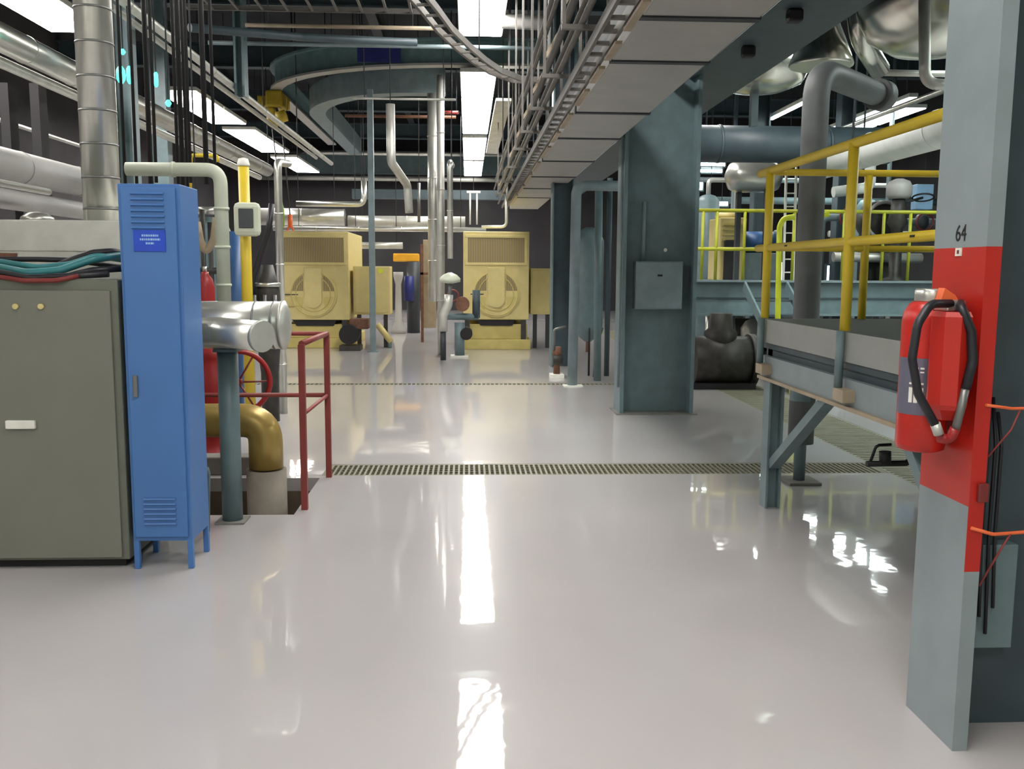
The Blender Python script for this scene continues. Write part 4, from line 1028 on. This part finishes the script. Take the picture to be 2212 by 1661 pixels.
t = thing('round_filter', 'dark round casing on the far platform behind the railing post', 'machine', (at(1900, 480, 15.5).x, 15.5, 1.4))
q = at(1895, 478, 15.5)
MB().lathe((q.x, 15.5, q.z), [(.05, -.25), (.3, -.2), (.34, -.1), (.34, .1), (.3, .2), (.05, .25)], 24, 'Y').build('casing', 'machine_dark', t)
MB().box((q.x-.25, 15.35, 1.4), (q.x+.25, 15.65, q.z-.2), .02).build('base', 'machine_dark', t)
MB().torus((q.x, 15.22, q.z), .3, .03, (0, 1, 0), 8, 28).build('rim', 'duct_grey', t)
run('far_pipe', 'white pipe with flange at the left of the dome topped motor', 'pipe', [at(1800, 415, 15.4), at(1880, 405, 15.4), at(1880, 350, 15.4)], .09, 'white_jacket', .15)
run('far_pipe', 'silver pipe lying low on the far platform behind the big pipe', 'pipe', [at(1800, 555, 15.2), at(1990, 558, 15.2)], .08, 'galvanised', .15)
t = thing('access_ladder', 'short white ladder behind the yellow corner post', 'ladder', (at(1690, 410, 15.9).x, 15.9, 1.4))
for px in (1681, 1702):
    MB().bar((at(px, 450, 15.9).x, 15.5, 1.4), (at(px, 380, 15.9).x, 15.5, 3.3), .03, .05).build('side_rail', 'white', t)
for k in range(8):
    MB().cyl((at(1681, 450, 15.9).x, 15.5, 1.55+.22*k), (at(1702, 450, 15.9).x, 15.5, 1.55+.22*k), .012, 8).build('rung', 'white', t)
# lit window panes
def lit(px0, py0, px1, py1, Y, lab, mt='lamp_day'):
    a, b2 = at(px0, py1, Y), at(px1, py0, Y)
    t = thing('lit_opening', lab, 'light', (a.x, Y, a.z))
    MB().box((a.x, Y, a.z), (b2.x, Y+.04, b2.z)).build('glass', mt, t)
    if a.z > 2.6: hang(t, [((a.x+b2.x)/2, Y+.03, b2.z+.02)])
    else: MB().box((a.x-.04, Y+.015, 0), (b2.x+.04, Y+.055, a.z-.04)).build('support', 'teal_dark', t)
    MB().box((a.x-.04, Y+.01, a.z-.04), (a.x, Y+.06, b2.z+.04)).box((b2.x, Y+.01, a.z-.04), (b2.x+.04, Y+.06, b2.z+.04)).box((a.x, Y+.01, b2.z), (b2.x, Y+.06, b2.z+.04)).box((a.x, Y+.01, a.z-.04), (b2.x, Y+.06, a.z)).build('frame', 'teal_dark', t)
lit(1666, 567, 1679, 608, 18.9, 'left of two narrow glowing panes behind the yellow corner post')
lit(1684, 567, 1693, 608, 18.9, 'right of two narrow glowing panes behind the yellow corner post')
lit(1786, 574, 1792, 608, 18.9, 'dim narrow glowing pane right of the tall dark pipe')
lit(1510, 352, 1566, 358, 24, 'thin far strip light, upper one beside the wide column', 'lamp_cool')
lit(1510, 366, 1560, 372, 24.2, 'thin far strip light, lower one beside the wide column', 'lamp_cool')
lit(1508, 390, 1518, 410, 23, 'small round bright lamp right of the wide column', 'lamp_cool')
lit(1548, 436, 1572, 444, 22, 'low bright glint lamp above the cream unit', 'lamp_cool')
lit(1640, 415, 1662, 424, 21, 'bright small lamp under the silver drum', 'lamp_cool')
# dark motors under the far platform
t = thing('large_motor', 'large black motor on the floor right of the wide column', 'motor', (3.42, 12.2, 0))
MB().cyl((3.42-.38, 12.3, .36), (3.42+.38, 12.3, .36), .33, 28).build('casing', 'machine_dark', t)
MB().lathe((3.42, 12.3, 0), [(.22, .5), (.22, .75), (.16, .8), (.15, 1.0)], 20).build('neck', 'machine_dark', t)
MB().box((3.0, 12.0, .0), (3.84, 12.6, .08)).build('base', 'black', t)
MB().cyl((3.80, 12.3, .36), (3.88, 12.3, .36), .36, 28).build('flange', 'machine_dark', t)
for px, Y, lab in ((1528, 15, 'left slim silver riser under the far platform'), (1548, 15.2, 'second slim riser under the far platform'), (1640, 14.8, 'right slim silver riser under the far platform')):
    q = at(px, 760, Y)
    run('low_riser', lab, 'pipe', [(q.x, Y, 0), (q.x, Y, .88)], .045, 'silver')
for x, Y, h_, lab in ((5.0, 15.5, .85, 'dark machine block under the far platform, left one'), (7.0, 15.6, .8, 'dark machine block under the far platform, middle one'), (9.0, 15.6, .8, 'dark machine block under the far platform, right one')):
    t = thing('floor_pump', lab, 'machine', (x, Y, 0))
    MB().box((x-.6, Y-.4, 0), (x+.6, Y+.4, .25), .02).build('base', 'black', t)
    MB().cyl((x-.5, Y, .5), (x+.5, Y, .5), .27, 24).build('casing', 'machine_dark', t)
# overhead right ducts
zq = at(1650, 312, 14.5)
t = thing('large_duct', 'broad dark teal duct crossing high between column and yellow railing', 'duct', (5, 14.5, 3.2))
MB().cyl((3.3, 14.5, zq.z), (6.6, 14.5, zq.z), .28, 28).build('duct_body', 'teal_dark', t)
for x in (3.9, 5.6): MB().cyl((x-.02, 14.5, zq.z), (x+.02, 14.5, zq.z), .295, 28).build('band', 'teal_dark', t)
for x in (3.7, 6.2): MB().cyl((x, 14.5, zq.z+.27), (x, 14.5, 7.4), .015, 8).build('hanger_rod', 'dark_steel', t)
q = ZfromPix(1900, 318, 5.4)
t = thing('aisle_pipe', 'large bright silver pipe sloping back under the right light', 'pipe', (5.4, 11, q.z))
MB().pipe([(5.4, 7, q.z), (5.4, 14.1, q.z)], .22, 0, 28, rings=1.5).build('jacket', 'white_jacket', t)
for y in (8, 13): MB().cyl((5.4, y, q.z+.2), (5.4, y, 7.4), .015, 8).build('hanger_rod', 'dark_steel', t)
t = thing('insulated_vessel', 'huge silver rounded vessel at the top right beside the grey column', 'tank', (4.6, 8, 3.4))
q = at(2000, 0, 8.2)
MB().lathe((q.x+.1, 8.2, 3.44), [(.06, 0), (.35, .05), (.56, .18), (.66, .4), (.7, .7), (.7, 1.5), (.5, 1.8), (.1, 1.88)], 36).build('shell', 'polished', t)
MB().torus((q.x+.1, 8.2, 4.1), .70, .012, (0, 0, 1), 8, 48).build('seam_band', 'grey_conduit', t)
q = at(1650, 165, 11)
t = thing('insulated_vessel', 'flattened silver vessel end under the girder, left of the elbow pipe', 'tank', (q.x, 11, 3.4))
MB().lathe((q.x, 11.2, q.z), [(.05, -.16), (.3, -.13), (.5, -.05), (.56, .06), (.56, .5), (.1, .6)], 36).build('shell', 'polished', t)
MB().box((q.x-.1, 11.1, q.z-.55), (q.x-.02, 11.2, q.z-.1)).build('drop_stub', 'teal_light', t)
MB().cyl((q.x, 11.2, q.z+.55), (q.x, 11.2, 7.4), .02, 8).build('hanger_rod', 'dark_steel', t)
q = at(1775, 110, 9.2)
t = thing('hopper_cone', 'silver cone shaped hopper tapering up beside the elbow pipe', 'duct', (q.x, 9.2, q.z))
MB().lathe((q.x, 9.2, q.z-.15), [(.30, 0), (.31, .02), (.24, .2), (.12, .5), (.10, .7), (.10, 1.4)], 28).build('cone', 'polished', t)
run('curved_duct', 'golden silver curved pipe dropping right of the cone hopper', 'duct', [at(1850, -20, 8.9), at(1856, 80, 8.9), at(1900, 150, 9.3)], .10, 'polished', .3, rings=.4)
q = at(1999, 100, 7.8)
run('hook_pipe', 'thin grey pipe dropping beside the vessel and turning right', 'pipe', [at(1997, -20, 7.5), at(1998, 180, 7.5), at(2060, 185, 7.5)], .045, 'galvanised', .12)
run('cross_conduit', 'thin grey pipe crossing level behind the hook shaped pipe', 'pipe', [at(1900, 157, 10), at(2060, 160, 10)], .035, 'galvanised')
q = ZfromPix(1920, 240, 7.6)
run('aisle_conduit', 'thin pipe running back close under the right row light', 'pipe', [(7.6, 12, q.z), (7.6, 26, q.z)], .05, 'silver', hg=(.1, .9))
q = ZfromPix(1570, 270, 3.9)
run('aisle_conduit', 'thin pipe running back just right of the wide teal column', 'pipe', [(3.9, 15, q.z), (3.9, 21.7, q.z)], .045, 'silver', hg=(.1, .9))
for px, Y, lab in ((1820, 19, 'far teal column behind the yellow railing'), (1640, 20, 'far teal column behind the silver drum')):
    q = at(px, 400, Y)
    tag(MB().box((q.x-.15, Y-.15, 0), (q.x-.12, Y+.15, 6.0)).box((q.x+.12, Y-.15, 0), (q.x+.15, Y+.15, 6.0)).box((q.x-.12, Y-.01, 0), (q.x+.12, Y+.01, 6.0)).build('steel_column', 'teal_dark'), lab, 'column')

# more plant in the right background, behind the far railing
def cluster(px, py_top, Y, label, kind):
    q = at(px, py_top, Y); t = thing('process_unit', label, 'machine', (q.x, Y, 0))
    zb = 1.4 if Y < 18.1 else 0
    if kind == 0:
        MB().lathe((q.x, Y, 0), [(.2, zb), (.24, zb+.1), (.24, q.z-.15), (.15, q.z-.03), (.05, q.z)], 20).build('vessel', 'teal', t)
        MB().pipe([(q.x, Y, q.z-.02), (q.x, Y, q.z+.3), (q.x+.6, Y, q.z+.3), (q.x+.6, Y, zb)], .05, .1, 10).build('outlet_pipe', 'galvanised', t)
        MB().cyl((q.x-.26, Y-.02, q.z-.5), (q.x+.26, Y-.02, q.z-.5), .05, 12).build('nozzle', 'dark_steel', t)
    elif kind == 1:
        MB().box((q.x-.35, Y-.3, zb), (q.x+.35, Y+.3, q.z-.4), .02).build('cabinet', 'teal_light', t)
        MB().cyl((q.x-.3, Y, q.z-.2), (q.x+.3, Y, q.z-.2), .2, 20).build('motor', 'pump_blue', t)
        MB().cyl((q.x+.3, Y, q.z-.2), (q.x+.36, Y, q.z-.2), .23, 20).build('flange', 'galvanised', t)
    else:
        MB().pipe([(q.x-.4, Y, zb), (q.x-.4, Y, q.z), (q.x+.5, Y, q.z), (q.x+.5, Y, zb)], .07, .15, 12).build('loop_pipe', 'teal_light', t)
        MB().torus((q.x+.05, Y-.14, q.z), .16, .018, (0, 1, 0), 8, 24).build('handwheel', 'dark_red', t)
        MB().lathe((q.x+.05, Y, q.z-.14), [(.08, 0), (.13, .08), (.13, .2), (.08, .28)], 16).build('valve_body', 'dark_steel', t)
        MB().cyl((q.x+.05, Y-.14, q.z), (q.x+.05, Y, q.z), .02, 8).build('stem', 'dark_steel', t)
cluster(1530, 420, 19.5, 'teal vessel seen between the wide column and the cream unit', 0)
cluster(1640, 500, 17.2, 'low blue motor unit right of the cream unit', 1)
cluster(1820, 470, 17.6, 'pipe loop with a handwheel right of the tall dark pipe', 2)
cluster(1985, 480, 17.4, 'pipe loop with a handwheel close beside the grey column', 2)
cluster(1875, 430, 20.5, 'teal vessel behind the round dark casing', 0)
for px0, px1, py, Y, rr, mt_, lab in ((1510, 1730, 388, 22, .06, 'teal_light', 'pale level pipe high behind the cream unit'), (1510, 2060, 432, 24, .09, 'teal', 'long teal level pipe behind the far platform, upper'),
                            (1790, 2060, 505, 21, .07, 'galvanised', 'grey level pipe behind the far platform, lower')):
    hrun('background_pipe', lab, px0, px1, py, Y, rr, mt_)
for px, Y, lab in ((1588, 21, 'thin riser behind the cream unit'), (1760, 18.6, 'thin riser just behind the tall dark pipe'), (1925, 18.8, 'thin riser behind the dome topped motor')):
    q = at(px, 300, Y); run('background_riser', lab, 'pipe', [(q.x, Y, 0), (q.x, Y, 6.0)], .045, 'teal_light')
for px, Y, lab in ((1590, 17.5, 'grey drum under the far platform, beyond the black motor'), (1625, 15.2, 'small pale tank under the far platform at the left')):
    q = at(px, 730, Y)
    tag(MB().lathe((q.x, Y, 0), [(.18, 0), (.2, .05), (.2, .62), (.12, .74), (.04, .78)], 20).build('drum', 'galvanised'), lab, 'drum')
